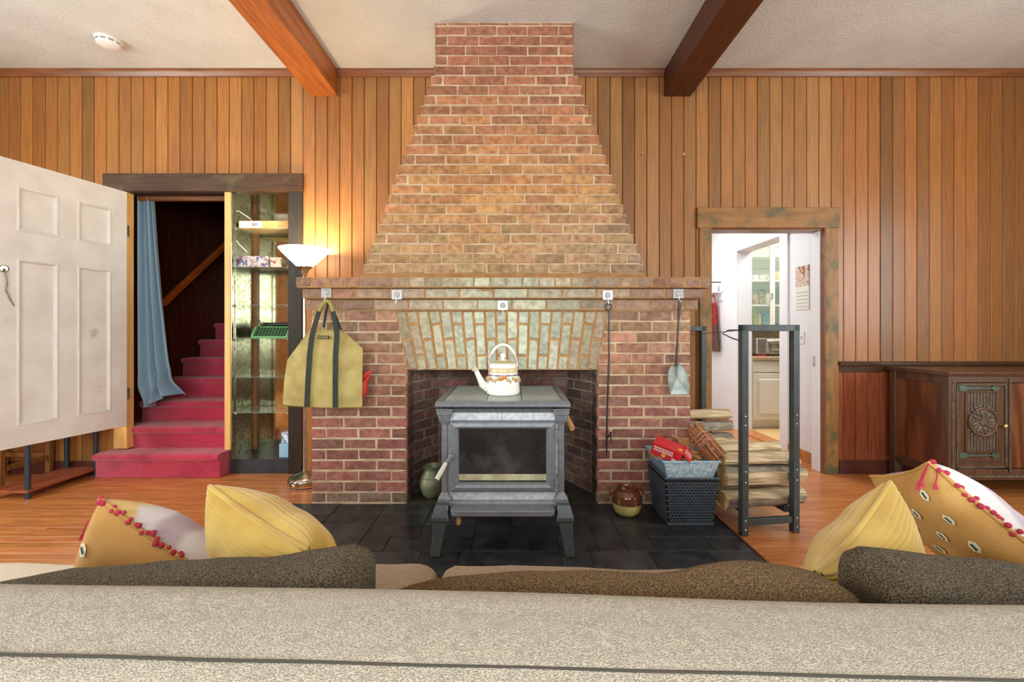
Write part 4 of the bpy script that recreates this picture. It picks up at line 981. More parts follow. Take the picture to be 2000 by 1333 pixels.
# red fire-starter box, tilted
RB = T(X(1309,2.50), 2.53, Z(882,2.50)) @ RZ(rad(-32)) @ RX(rad(8)) @ RY(rad(16))
rb = thing('firestarter_box', 'red cardboard box with white lettering lying tilted in the blue basket', 'box', (X(1309,2.5), 2.53, Z(900,2.5)))
bw, bd, bh = .085, .06, .038
part('carton', MB().box(-bw,-bd,-bh,bw,bd,bh).xf(RB), M['redbox'], rb, bevel=.001)
part('end_flap', MB().add([(bw,-bd,bh),(bw,bd,bh),(bw+.05,bd,bh-.035),(bw+.05,-bd,bh-.035),(bw,-bd,bh-.002),(bw,bd,bh-.002),(bw+.05,bd,bh-.037),(bw+.05,-bd,bh-.037)], [(0,1,2,3),(4,5,6,7),(0,1,5,4),(1,2,6,5),(2,3,7,6),(3,0,4,7)]).xf(RB), M['redbox'], rb)
for i in range(9):
    part('white_lettering', MB().box(-bw+.012+i*.0125,-bd-.0006,.010,-bw+.020+i*.0125,-bd,.022).xf(RB), M['whitep'], rb)
    part('white_lettering', MB().box(-bw+.012+i*.0125,-bd-.0006,-.004,-bw+.0215+i*.0125,-bd,.005).xf(RB), M['whitep'], rb)
part('flame_mark', MB().lathe([(0,0),(.013,0),(.013,.0008),(0,.0008)], (0,0,0), 7, T(-.012,-bd,-.018) @ RX(R90)).xf(RB), M['yellow'], rb)
part('white_patch', MB().box(.035,-bd-.0006,-.026,.06,-bd,-.014).xf(RB), M['whitep'], rb)
for i in range(5): part('white_lettering', MB().box(bw+.008+i*.008,-.03,bh-.004-i*.0056+.0006,bw+.012+i*.008,.03,bh-.0065-i*.0056+.003).xf(RB), M['whitep'], rb)
part('flame_mark', MB().lathe([(0,0),(.014,0),(.014,.0008),(0,.0008)], (0,0,0), 7, T(bw-.02,-.02,bh)).xf(RB), M['yellow'], rb)
# kindling
def stick_mesh(l, a, b): return MB().add([(-l/2,-a,-b),(l/2,-a*.8,-b*.7),(l/2,a*.9,-b),(-l/2,a,-b*.8),(-l/2,-a*.7,b),(l/2,-a,b*.8),(l/2,a*.8,b),(-l/2,a*.9,b*.7)], [(0,3,2,1),(4,5,6,7),(0,1,5,4),(1,2,6,5),(2,3,7,6),(3,0,4,7)])
for i in range(22):
    px = random.uniform(1322,1362); y_ = random.uniform(2.50,2.70); z_ = LZ1-.02+.09*(y_-2.5)/.2+random.uniform(-.02,.02)
    if i < 9: px = random.uniform(1304,1395); y_ = random.uniform(2.48,2.68); z_ = LZ1-.035+random.uniform(-.01,.012)
    m_ = T(X(px,y_), y_, z_) @ RZ(random.uniform(-.9,.5)) @ RY(random.uniform(.0,.6)) @ RX(random.uniform(0,1))
    o = part('kindling_stick', stick_mesh(random.uniform(.09,.16), random.uniform(.007,.013), random.uniform(.006,.011)).xf(m_), M['kindling'], None, bevel=.001)
    tag(o, 'short split kindling stick piled in the blue basket', 'kindling', 'loose kindling in the blue basket')
# tied bundle
BM_ = T(X(1378,2.55), 2.55, Z(866,2.55)) @ RZ(rad(-58)) @ RY(rad(40))
bd_ = thing('stick_bundle', 'bundle of thin brown sticks tied with twine leaning in the blue basket', 'stick bundle', (X(1377,2.55), 2.55, LZ1))
for i in range(30):
    r_ = .052*math.sqrt((i+.5)/30); a = i*2.4; l = random.uniform(.20,.25); dx = random.uniform(-.015,.015)
    m_ = BM_ @ T(dx, r_*math.cos(a), r_*math.sin(a)) @ RZ(random.uniform(-.06,.06)) @ RX(a)
    part('stick', stick_mesh(l, .0065, .006).xf(m_), M['stick'], bd_)
tw_ = MB()
for q in (-.045,-.02,.0,.012): tw_.tube([BM_ @ Vector((q+.004*math.sin(5*a), (.06*math.cos(a)), .06*math.sin(a))) for a in [2*math.pi*k/20 for k in range(20)]], .0025, 6, True)
tw_.tube([BM_ @ Vector(v) for v in ((.0,-.03,.045),(.02,-.05,.05),(.05,-.05,.03),(.07,-.03,.04))], .003, 6)
part('twine', tw_, M['twine'], bd_)
# ---------------------------------------------------------------- log rack
FCx, FCy = (X(1450,2.394)+X(1561,2.394))/2, 2.41; BCx, BCy = 1.342, 3.32
ax = Vector((BCx-FCx, BCy-FCy, 0)); rl = ax.length; ang = math.atan2(ax.y, ax.x)-math.pi/2
RM = T(FCx, FCy, 0) @ RZ(ang)
rk = thing('log_rack', 'tall black metal firewood rack with two end frames', 'rack', (FCx, FCy, 0))
hw = .158; ht_ = Z(635,2.41); q = .019
def rpart(nm, mb, m=None, **k): return part(nm, mb.xf(RM), m or M['rack'], rk, **k)
for e, y_ in (('f',0),('b',rl)):
    for s in (-1,1):
        po_ = rpart('post', MB().box(s*hw-q, y_-q, .0008, s*hw+q, y_+q, ht_), bevel=.002)
        if e == 'f':
            for z_ in (.035,.085,.30,.36,.62,.67): part('bolt', MB().lathe([(.005,0),(.005,.003),(0,.004)], (s*hw,-q,z_), 10, RX(R90)).xf(T(0,0,0)).xf(RM) if False else MB().ball((s*hw,-q,z_), (.0055,.003,.0055), 8, 6).xf(RM), M['bolt'], po_)
    rpart('top_bar', MB().box(-hw-q, y_-q, ht_-.036, hw+q, y_+q, ht_+.0005), bevel=.002)
    rpart('foot_bar', MB().box(-hw+q, y_-.012, .055, hw-q, y_+.012, .092), bevel=.002)
for s in (-1,1): rpart('long_rail', MB().box(s*(hw-.03)-.015, q, .105, s*(hw-.03)+.015, rl-q, .14), bevel=.002)
part('tie_wire', MB().tube([RM @ Vector((-hw-q,0,ht_-.03)), RM @ Vector((-hw-.03,.05,ht_-.035)), RM @ Vector((-hw-.03,rl*.5,ht_-.06)), RM @ Vector((-hw,rl,ht_-.05))], .002, 6), M['iron'], rk)
part('carabiner', MB().tube([RM @ Vector(v) for v in ((-hw-.03,.0,ht_-.03),(-hw-.05,.06,ht_-.03),(-hw-.06,.1,ht_-.05),(-hw-.03,.06,ht_-.075),(-hw-.02,.0,ht_-.09))], .004, 6), M['iron'], rk)
part('eye_ring', MB().tube([RM @ Vector((.0+.012*math.cos(a), -.005, ht_-.05+.012*math.sin(a))) for a in [2*math.pi*k/14 for k in range(14)]], .002, 6, True), M['iron'], rk)
# logs (axis across the rack)
def log(lx, ly_, lz, l, r, rot, prof, lab, bark=True, yaw=0):
    n = len(prof); rings = 7; vs = []; fs = []
    for i in range(rings):
        t_ = i/(rings-1); xx = (t_-.5)*l
        for k, (a, rr) in enumerate(prof):
            w_ = 1+.18*noise.noise(Vector((xx*6+lx*31, k*.7, ly_*17)))
            aa = math.radians(a)+rot; e = 0
            if i in (0, rings-1): e = .012*noise.noise(Vector((k*1.3, lx*9, ly_*5)))*(1 if i else -1)
            vs.append((xx+e, math.cos(aa)*rr*r*w_, math.sin(aa)*rr*r*w_))
    side = [(i*n+k, i*n+(k+1)%n, (i+1)*n+(k+1)%n, (i+1)*n+k) for i in range(rings-1) for k in range(n)]
    Mx = RM @ T(lx, ly_, lz) @ RZ(yaw)
    t = thing('firewood_log', lab, 'log', tuple((Mx @ Vector((0,0,-r)))), 'split logs on the firewood rack')
    wood = [f for f in side if prof[f[0] % n][1] < .93 or prof[f[1] % n][1] < .93]; brk = [f for f in side if f not in wood]
    part('split_face', MB().add(vs, wood).xf(Mx), M['log'], t, smooth=30)
    if brk: part('bark', MB().add(vs, brk).xf(Mx), M['bark'], t, smooth=30)
    for e_ in (vs[:n], vs[-n:]): part('cut_end', MB().add(e_, [tuple(range(n))]).xf(Mx), M['logend'], t)
    return t
half = [(0,.95),(30,1),(60,1),(90,1),(120,1),(150,1),(180,.95),(215,.62),(270,.42),(325,.62)]
wedge = [(20,.9),(45,1),(75,1),(105,1),(135,1),(160,.9),(215,.7),(270,.75),(325,.7)]
slab = [(0,.9),(20,.75),(60,.62),(90,.6),(120,.62),(160,.75),(180,.9),(200,.9),(240,.66),(270,.6),(300,.66),(340,.9)]
up = math.pi
spec = [ # lx, ly, lz, len, r, rot, prof, label
 (.02,.092,.190,.50,.072,up,half,'bottom front log on the rack with pale split face'),
 (.025,.094,.290,.49,.070,.1,wedge,'big middle log at the front of the rack'),
 (.0,.090,.402,.46,.058,.1,slab,'top front log of the rack beside the near post'),
 (.0,.24,.212,.46,.070,.2,wedge,'log low behind the front row of the rack'),
 (.02,.235,.346,.44,.062,up,half,'log in the middle of the second row of the rack'),
 (.03,.24,.425,.44,.045,.2,slab,'flat log on top of the second row of the rack'),
 (.02,.385,.212,.42,.070,up,wedge,'log low in the third row of the rack'),
 (.03,.385,.345,.42,.066,.15,half,'log topping the third row of the rack'),
 (.04,.53,.212,.40,.070,.3,half,'log low in the fourth row of the rack'),
 (.045,.53,.352,.40,.070,up,wedge,'log topping the fourth row of the rack'),
 (.05,.675,.212,.38,.070,up,half,'log low in the fifth row of the rack'),
 (.035,.675,.345,.37,.066,.2,half,'log in the middle of the fifth row of the rack'),
 (.03,.675,.446,.37,.052,.2,half,'log with dark bark under the rearmost top log of the rack'),
 (.028,.68,.541,.37,.058,up+.1,slab,'rearmost log on top of the rack stack'),
]
for (lx_, ly_, lz_, l_, r_, ro, prf, lab) in spec: log(lx_, ly_, lz_, l_, r_, ro, prf, lab, yaw=random.uniform(-.04,.04))
# ---------------------------------------------------------------- sideboard
sX0, sX1, sY0, sY1, sZ0, sZ1 = 2.99, 4.45, 2.91, 3.37, .125, .868
sb = thing('sideboard', 'carved dark oak sideboard with medallion door panel by the wall', 'sideboard', ((sX0+sX1)/2, 3.15, 0))
tpz = [(sY0-.015,sZ1-.028),(sY0-.02,sZ1-.022),(sY0-.022,sZ1-.014),(sY0-.026,sZ1-.01),(sY0-.026,sZ1),(sY1,sZ1),(sY1,sZ1-.028)]
part('top', MB().prism(tpz, 'x', sX0-.022, sX1+.022), M['oak_dk'], sb, bevel=.002)
pz = .055
for (a, b) in ((sX0,sY0),(sX0,sY1-pz),(sX1-pz,sY0),(sX1-pz,sY1-pz)):
    part('leg', MB().box(a, b, 0.0005, a+pz, b+pz, sZ1-.028), M['oak_dk'], sb, bevel=.004)
    part('foot_pad', MB().box(a-.006, b-.006, 0.0004, a+pz+.006, b+pz+.006, .012), M['steel'], sb, bevel=.002)
for xs in (sX0+.012, sX1-.026):
    part('side_panel', MB().box(xs, sY0+pz, sZ0+.05, xs+.012, sY1-pz, sZ1-.07), M['walnut'], sb)
    part('side_rail', MB().box(xs-.008, sY0+pz, sZ1-.09, xs+.016, sY1-pz, sZ1-.028), M['oak_dk'], sb, bevel=.003)
    lo_ = part('side_rail', MB().box(xs-.008, sY0+pz, sZ0, xs+.016, sY1-pz, sZ0+.06), M['oak_dk'], sb, bevel=.003)
    part('rail_moulding', MB().box(xs-.013, sY0+pz, sZ0+.036, xs-.006, sY1-pz, sZ0+.044).box(xs-.012, sY0+pz, sZ0+.016, xs-.006, sY1-pz, sZ0+.024), M['oak_dk'], lo_)
part('back_board', MB().box(sX0+.03, sY1-.02, sZ0, sX1-.03, sY1-.008, sZ1-.03), M['oak_dk'], sb)
part('bottom_board', MB().box(sX0+.03, sY0+.03, sZ0+.02, sX1-.03, sY1-.03, sZ0+.035), M['oak_dk'], sb)
yf = sY0
part('top_rail', MB().box(sX0+pz, yf+.003, sZ1-.075, sX1-pz, yf+.03, sZ1-.028), M['oak_dk'], sb, bevel=.002)
br = part('bottom_rail', MB().box(sX0+pz, yf+.002, sZ0, sX1-pz, yf+.03, sZ0+.075), M['oak_dk'], sb, bevel=.002)
lf = MB(); x_ = sX0+pz+.01; k = 0
while x_ < sX1-pz-.01:
    lf.ball((x_, yf+.0, sZ0+.022), (.013,.006,.008 if k%2 else .011), 8, 5); x_ += .02; k += 1
part('carved_leaf_band', lf, M['carve'], br, smooth=60)
bd2 = MB(); z_ = .2
for xs in (sX0+pz*.5, sX0+.42, sX0+.9):
    z_ = sZ0+.06 if xs > sX0+.1 else .1
    bd2 = MB()
    while z_ < sZ1-.05: bd2.ball((xs, yf-.001, z_), (.007,.005,.009), 8, 5); z_ += .017
    part('carved_bead_strip', bd2, M['carve'], sb, smooth=60)
part('bead_strip_backing', MB().box(sX0+.41,yf+.002,sZ0+.05,sX0+.43,yf+.03,sZ1-.05).box(sX0+.89,yf+.002,sZ0+.05,sX0+.91,yf+.03,sZ1-.05), M['oak_dk'], sb)
def carved_door(x0, x1, knob):
    z0, z1 = sZ0+.08, sZ1-.08; dd = part('door', MB().box(x0, yf+.012, z0, x1, yf+.032, z1), M['oak_dk'], sb)
    e = MB(); w_ = .012
    e.box(x0,yf+.002,z1-w_,x1,yf+.016,z1).box(x0,yf+.002,z0,x1,yf+.016,z0+w_).box(x0,yf+.002,z0,x0+w_,yf+.016,z1).box(x1-w_,yf+.002,z0,x1,yf+.016,z1)
    part('edge_moulding', e, M['carve'], dd, bevel=.003)
    zz = MB()
    for k in range(16):
        a = x0+.03+(x1-x0-.06)*k/16; s_ = .5 if k < 8 else -.5
        zz.add([(a,yf+.009,z0+.03),(a+.004,yf+.009,z0+.03),(a+.004+s_*.024,yf+.009,z0+.054),(a+s_*.024,yf+.009,z0+.054),(a,yf+.012,z0+.03),(a+.004,yf+.012,z0+.03),(a+.004+s_*.024,yf+.012,z0+.054),(a+s_*.024,yf+.012,z0+.054)], [(0,1,2,3),(0,1,5,4),(1,2,6,5),(2,3,7,6),(3,0,4,7)])
    part('carved_zigzag', zz, M['carve'], dd)
    px0, px1, pz0, pz1 = x0+.075, x1-.075, z0+.115, z1-.062
    f = MB(); f.box(px0-.012,yf+.004,pz1,px1+.012,yf+.014,pz1+.012).box(px0-.012,yf+.004,pz0-.012,px1+.012,yf+.014,pz0).box(px0-.012,yf+.004,pz0,px0,yf+.014,pz1).box(px1,yf+.004,pz0,px1+.012,yf+.014,pz1)
    part('panel_frame', f, M['oak_dk'], dd, bevel=.003)
    fold = MB(); nf = 9
    for k in range(nf):
        a = px0+(px1-px0)*(k+.08)/nf; b = px0+(px1-px0)*(k+.92)/nf; m_ = (a+b)/2; q_ = (b-a)
        fold.prism([(a,yf+.014),(a+q_*.2,yf+.007),(m_,yf+.004),(b-q_*.2,yf+.007),(b,yf+.014)], 'z', pz0+.006, pz1-.006)
    part('linenfold_ribs', fold, M['carve'], dd, smooth=50)
    cx, cz = (px0+px1)/2, (pz0+pz1)/2; R_ = min((px1-px0)/2*.95, .125); md = MB()
    md.lathe([(0,0),(R_*.95,0),(R_*.95,.006),(0,.006)], (cx,yf+.004,cz), 36, RX(R90))
    part('medallion_disc', md, M['carve'], dd)
    part('medallion_ring', MB().tube([(cx+R_*math.cos(a),yf-.001,cz+R_*math.sin(a)) for a in [2*math.pi*k/40 for k in range(40)]], .0085, 8, True), M['oak_dk'], dd, smooth=60)
    pt = MB()
    for k in range(8):
        a = 2*math.pi*k/8+.2; m_ = T(cx,yf-.002,cz) @ RY(-a)
        b_ = MB().ball((R_*.62,0,0), (R_*.3,.010,R_*.11), 10, 6).xf(m_); pt.add(b_.v, b_.f)
        b_ = MB().ball((R_*.72,0,0), (R_*.12,.007,R_*.1), 8, 5).xf(T(cx,yf-.002,cz) @ RY(-a-.39)); pt.add(b_.v, b_.f)
    part('medallion_petals', pt, M['carve'], dd, smooth=60)
    cn = MB()
    for k in range(7):
        a = 2*math.pi*k/6; rr = 0 if k == 6 else R_*.17; cn.ball((cx+rr*math.cos(a), yf-.003, cz+rr*math.sin(a)), (R_*.13,.008,R_*.13), 8, 6)
    part('medallion_rosette', cn, M['carve'], dd, smooth=60)
    sc_ = MB()
    for k in range(22):
        a = 2*math.pi*k/22
        if abs(math.sin(a)) > .35: sc_.ball((cx+(R_+.014)*math.cos(a), yf+.003, cz+(R_+.014)*math.sin(a)), (.011,.005,.011), 8, 5)
    part('carved_scrolls', sc_, M['carve'], dd, smooth=60)
    for zz_ in (z1-.035, z0+.088):
        hg = MB().prism([(x0+.012,zz_-.02),(x0+.05,zz_-.022),(x0+.075,zz_-.009),(x1-.11,zz_-.006),(x1-.10,zz_-.018),(x1-.075,zz_-.014),(x1-.05,zz_),(x1-.075,zz_+.014),(x1-.10,zz_+.018),(x1-.11,zz_+.006),(x0+.075,zz_+.009),(x0+.05,zz_+.022),(x0+.012,zz_+.02)], 'y', yf-.002, yf+.006)
        part('strap_hinge', hg, M['hinge'], dd, bevel=.002)
    kb_ = MB().lathe([(.006,0),(.006,.014),(.013,.018),(.014,.026),(.008,.031),(0,.031)], (x1-.03, yf+.01, (z0+z1)/2), 18, RX(R90))
    part('knob', kb_, M['brass'], dd, smooth=50)
carved_door(sX0+pz+.006, sX0+.408, 1)
part('centre_panel', MB().box(sX0+.434, yf+.012, sZ0+.08, sX0+.886, yf+.03, sZ1-.08), M['walnut'], sb)
carved_door(sX0+.915, sX1-pz-.006, -1)
# ---------------------------------------------------------------- smoke detector
sd_y = 3.06; sdx = X(212,sd_y)
sd = thing('smoke_detector', 'round white smoke detector on the ceiling at upper left', 'smoke detector', (sdx, sd_y, CEIL-.05))
part('base_ring', MB().lathe([(.078,0),(.078,-.012),(.07,-.014),(0,-.014)], (sdx,sd_y,CEIL-.0005), 32), M['white'], sd, smooth=40)
part('dome', MB().lathe([(.07,-.014),(.07,-.03),(.066,-.04),(.05,-.048),(0,-.05)], (sdx,sd_y,CEIL-.0005), 32), M['white'], sd, smooth=40)
for k in range(10):
    a = 2*math.pi*k/10; part('slot', MB().box(.0685,-.014,-.027,.0712,.014,-.019).xf(T(sdx,sd_y,CEIL) @ RZ(a)), M['slot'], sd)
for px, py in ((1253,304), (1333,306)):
    o = part('wall_nail', MB().tube([(X(px,D),D-.001,Z(py,D)),(X(px,D),D-.02,Z(py,D)+.004),(X(px,D),D-.024,Z(py,D)+.02)], .003, 8), M['brass']); tag(o, 'small brass nail in the board wall, %s of the two' % ('left' if px < 1300 else 'right'), 'nail')
# ---------------------------------------------------------------- hall and kitchen beyond the doorway
HXW = 2.59; HH = 2.62; J0, J1, JZ = 4.09, 4.87, 2.055
struct('ceiling_hall', MB().box(.8, D+.12, HH, 4.7, 6.4, HH+.06), M['hall_white'])
struct('wall_hall_right', MB().box(HXW, D+.12, 0, HXW+.16, J0, HH).box(HXW, J0, JZ, HXW+.16, J1, HH).box(HXW, J1, 0, HXW+.16, 6.3, HH), M['hall_white'])
struct('wall_hall_left', MB().box(.8, D+.12, 0, 1.0, 6.3, HH), M['hall_white'])
struct('wall_hall_end', MB().box(.8, 6.3, 0, 4.7, 6.4, HH), M['hall_white'])
struct('baseboard_hall', MB().box(HXW-.015, D+.13, 0, HXW, J0-.12, .09).box(HXW-.015, J1+.09, 0, HXW, 6.3, .09), M['floor'])
struct('trim_14', MB().box(HXW-.018, J1, 0, HXW, J1+.08, JZ+.08), M['hall_white'], bevel=.003, label='white casing left of the kitchen opening')
struct('trim_15', MB().box(HXW-.018, J0-.12, 0, HXW, J0, JZ+.08), M['hall_white'], bevel=.003, label='white casing right of the kitchen opening')
struct('trim_16', MB().box(HXW-.02, J0-.14, JZ, HXW, J1+.1, JZ+.085), M['hall_white'], bevel=.003, label='white header casing over the kitchen opening')
struct('floor_kitchen', MB().box(HXW+.08, D+.12, -.05, 4.7, 6.3, .002), M['tilefloor'])
struct('wall_kitchen_back', MB().box(HXW+.16, 5.56, 0, 4.7, 5.6, HH), M['kit_cab'])
struct('wall_kitchen_right', MB().box(4.6, D+.12, 0, 4.7, 6.3, HH), M['hall_white'])
o = struct('trim_17', MB().box(HXW, J0, 0, HXW+.16, J1, .012), M['floor'], label='wooden threshold of the kitchen opening')
ky0 = 4.93
kc = thing('base_cabinet', 'cream kitchen base cabinet with drawer and raised panel door', 'cabinet', (3.15, 5.2, 0))
part('body', MB().box(2.79, ky0+.02, .10, 3.6, 5.55, .80), M['kit_cab'], kc)
part('toe_kick', MB().box(2.79, ky0+.08, .003, 3.6, 5.5, .10), M['kit_cab'], kc)
dw = part('drawer', MB().box(2.80, ky0, .665, 3.3, ky0+.02, .79), M['kit_cab'], kc, bevel=.006)
part('handle', MB().tube([(3.09,ky0,.73),(3.09,ky0-.02,.73),(3.17,ky0-.02,.73),(3.17,ky0,.73)], .005, 8), M['steel'], dw)
d2 = part('cabinet_door', MB().box(2.80, ky0, .115, 3.3, ky0+.02, .65), M['kit_cab'], kc, bevel=.006)
part('raised_panel', MB().prism([(2.86,.18),(3.24,.18),(3.24,.585),(2.86,.585)], 'y', ky0-.012, ky0+.002), M['kit_cab'], d2, bevel=.010)
ctp = part('countertop', MB().box(2.78, ky0-.02, .803, 3.6, 5.555, .842), M['granite'], None, bevel=.004); tag(ctp, 'brown speckled granite countertop in the kitchen', 'countertop')
ctb = part('backsplash', MB().box(2.78, 5.535, .843, 3.6, 5.558, 1.14), M['granite'], None); tag(ctb, 'brown granite backsplash behind the toaster oven', 'backsplash')
uc = thing('upper_cabinet', 'white kitchen wall cabinet with glass doors and shelves of jars', 'cabinet', (3.2, 5.4, 1.15))
ux0, ux1, uy0, uz0, uz1 = 2.80, 3.62, 5.22, 1.15, 2.5
part('back_panel', MB().box(ux0, 5.53, uz0, ux1, 5.55, uz1), M['kit_cab'], uc)
for k in range(9): part('back_board_groove', MB().box(ux0, 5.528, uz0+.1+k*.14, ux1, 5.5301, uz0+.104+k*.14), M['slot'], uc)
part('bottom', MB().box(ux0, uy0+.02, uz0, ux1, 5.53, uz0+.05), M['kit_cab'], uc)
UZ = [1.47, 1.775, 2.08]
for z in UZ: part('shelf', MB().box(ux0, uy0+.03, z-.022, ux1, 5.53, z), M['kit_cab'], uc)
for s in (ux0, ux1-.02): part('side', MB().box(s, uy0+.02, uz0, s+.02, 5.53, uz1), M['kit_cab'], uc)
for (a, b) in ((ux0+.02, X(1509,uy0)-.001), (X(1509,uy0)+.001, 3.6)):
    f = MB().box(a, uy0, uz0+.02, a+.028, uy0+.02, uz1).box(b-.028, uy0, uz0+.02, b, uy0+.02, uz1).box(a, uy0, uz0+.02, b, uy0+.02, uz0+.06).box(a, uy0, uz1-.05, b, uy0+.02, uz1)
    gd = part('glass_door', f, M['kit_cab'], uc); part('pane', MB().box(a+.028, uy0+.008, uz0+.06, b-.028, uy0+.011, uz1-.05), M['glass'], gd)
    if a < 3: part('pull', MB().tube([(b-.012,uy0,1.60),(b-.012,uy0-.02,1.60),(b-.012,uy0-.02,1.54),(b-.012,uy0,1.54)], .005, 8), M['iron'], gd)
def jar(px, z, r, h, m, lab, cat='jar', lid=None, yj=5.36):
    x_ = X(px, yj); t = thing('storage_'+cat.replace(' ','_'), lab, cat, (x_, yj, z+.0008), 'things on the kitchen cabinet shelves')
    part('body', MB().lathe([(0,0),(r*.9,0),(r,r*.15),(r,h*.75),(r*.8,h*.9),(r*.75,h),(0,h)], (x_,yj,z+.0008), 18), m, t, smooth=50)
    if lid: part('lid', MB().lathe([(r*.85,h),(r*.85,h+.02),(0,h+.02)], (x_,yj,z+.0008), 18), lid, t)
jar(1474, UZ[0], .043, .13, M['jar'], 'squat jar of brown contents on the middle cabinet shelf', lid=M['steel'])
jar(1487.5, UZ[0], .042, .17, M['jar'], 'taller lidded jar in the middle of the cabinet shelf', lid=M['black'])
jar(1499, UZ[0], .042, .14, M['enamel'], 'white canister with dark lid on the middle cabinet shelf', 'canister', M['bottle_b'])
jar(1518, UZ[0], .05, .2, M['key'], 'dark tall jar behind the right glass door', lid=M['steel'])
jar(1474, UZ[1], .045, .07, M['enamel'], 'white mug on the upper cabinet shelf', 'mug')
jar(1492, UZ[1], .068, .07, M['enamel'], 'wide white bowl on the upper cabinet shelf', 'bowl')
jar(1517, UZ[1], .05, .11, M['card'], 'brown pot behind the right glass door', 'pot')
jar(1474.5, 1.20, .027, .2, M['bottle_y'], 'yellow green bottle at the left of the lowest cabinet shelf', 'bottle', M['bottle_y'])
jar(1483, 1.20, .026, .13, M['enamel_tan'], 'pale yellow jar on the lowest cabinet shelf', lid=M['white'])
boxthing('snack_packet', 'blue packet standing on the lowest cabinet shelf', 'packet', X(1488,5.36), X(1502,5.36), 5.33, 5.4, 1.2008, 1.39, M['bottle_b'])
jar(1518, 1.20, .05, .05, M['ink'], 'dark low dish behind the right glass door', 'dish')
# toaster oven
to = thing('toaster_oven', 'silver toaster oven on the kitchen counter', 'toaster oven', (3.16, 5.2, .843))
x0, x1, y0, y1, z0, z1 = 2.93, 3.40, 5.06, 5.36, .862, 1.055
part('body', MB().box(x0, y0+.03, z0, x1, y1, z1), M['toaster'], to, bevel=.012, seg=2)
part('door_frame', MB().prism([(y0+.03,z0),(y0-.004,z0+.01),(y0+.012,z1-.03),(y0+.04,z1-.004)], 'x', x0+.12, x1), M['toaster'], to, bevel=.004)
part('door_glass', MB().add([(x0+.15,y0-.0035,z0+.045),(x1-.02,y0-.0035,z0+.045),(x1-.02,y0+.008,z1-.04),(x0+.15,y0+.008,z1-.04)], [(0,1,2,3)]).xf(T(0,-.002,0)), M['oven_glass'], to)
part('door_handle', MB().tube([(x0+.16,y0-.02,z0+.16),(x1-.03,y0-.02,z0+.16)], .008, 8), M['chrome'], to)
for a in (x0+.05, x1-.05):
    for b in (y0+.06, y1-.04): part('foot', MB().lathe([(.012,0),(.012,.022)], (a,b,.843), 10), M['black'], to)
o = part('dish_cloth', MB().box(2.86, 4.95, .843, 2.98, 5.03, .853), M['red'], None, bevel=.003); tag(o, 'small red folded cloth on the granite counter', 'cloth')
# hall wall things
ws = thing('wall_shelf', 'small white hall shelf with a dark rail above the apron', 'shelf', (2.52, 5.5, 1.6))
part('board', MB().box(2.47, 5.22, 1.615, HXW-.001, 5.85, 1.63), M['hall_white'], ws)
part('back', MB().box(HXW-.012, 5.22, 1.52, HXW-.001, 5.85, 1.76), M['hall_white'], ws)
part('rail', MB().tube([(2.475,5.24,1.745),(2.475,5.83,1.745)], .008, 8), M['iron'], ws)
part('rail_bracket', MB().tube([(2.475,5.25,1.745),(HXW-.005,5.25,1.745)], .007, 8), M['iron'], ws)
mg = thing('white_mug', 'white mug on the small hall shelf', 'mug', (2.53,5.3,1.631))
part('cup', MB().lathe([(0,0),(.035,0),(.038,.08),(.033,.08),(.03,.01),(0,.01)], (2.53,5.3,1.631), 16), M['enamel'], mg, smooth=50)
part('handle', MB().tube([(2.53-.0+.036*math.sin(0),5.262-.02*math.sin(math.pi*k/6),1.645+.05*k/6) for k in range(7)], .005, 6), M['enamel'], mg)
ap = thing('apron', 'red plaid apron with brown skirt hanging on the white hall wall', 'apron', (2.54, 5.42, .9))
def apr(z0, z1, w0, w1, fold):
    def fn(u, v):
        z = z0+(z1-z0)*v; w_ = w0+(w1-w0)*v; y_ = 5.40+(u-.5)*w_
        return (2.54+.012*math.sin(u*fold)+.004*math.sin(v*5), y_, z)
    g_ = MB().grid(fn, 24, 8); n_ = len(g_.v); g_.v += [(x+.006,y,z) for x,y,z in g_.v]; g_.f += [tuple(i+n_ for i in f) for f in g_.f]; return g_
bo_ = part('bodice', apr(1.225, 1.50, .27, .22, 9), M['plaid'], ap, smooth=70)
for k in range(6): part('plaid_stripe', MB().box(2.524, 5.285, 1.245+k*.045, 2.527, 5.515, 1.257+k*.045), M['plaid_l'], bo_)
for k in range(4): part('plaid_stripe', MB().box(2.5235, 5.30+k*.055, 1.23, 2.5265, 5.312+k*.055, 1.495), M['plaid_l'], bo_)
part('skirt', apr(.885, 1.225, .36, .29, 22), M['brown_cloth'], ap, smooth=70)
part('neck_strap', MB().tube([(2.55,5.32,1.49),(2.56,5.38,1.58),(2.57,5.42,1.6),(2.56,5.46,1.57),(2.55,5.5,1.49)], .007, 6), M['plaid'], ap)
pg = part('coat_peg', MB().tube([(HXW-.001,5.33,1.315),(2.53,5.33,1.315),(2.52,5.33,1.33)], .008, 8), M['steel']); tag(pg, 'steel coat peg on the hall wall beside the apron', 'peg')
cl = thing('wall_calendar', 'paper wall calendar with a picture hanging on the hall wall', 'calendar', (HXW-.004, 3.79, 1.33))
part('picture_page', MB().box(HXW-.006, 3.70, 1.545, HXW-.001, 3.872, 1.725), M['puzzle2'], cl)
part('date_page', MB().box(HXW-.006, 3.70, 1.335, HXW-.001, 3.872, 1.543), M['paper'], cl)
for k in range(5): part('date_row', MB().box(HXW-.007, 3.712, 1.36+k*.032, HXW-.006, 3.86, 1.363+k*.032), M['slot'], cl)
sw = thing('light_switch', 'white light switch plate on the hall wall below the calendar', 'switch', (HXW, 3.79, 1.02))
part('plate', MB().box(HXW-.006, 3.76, 1.03, HXW-.0005, 3.83, 1.145), M['white'], sw, bevel=.002); part('toggle', MB().box(HXW-.016, 3.79, 1.075, HXW-.006, 3.80, 1.1), M['white'], sw)
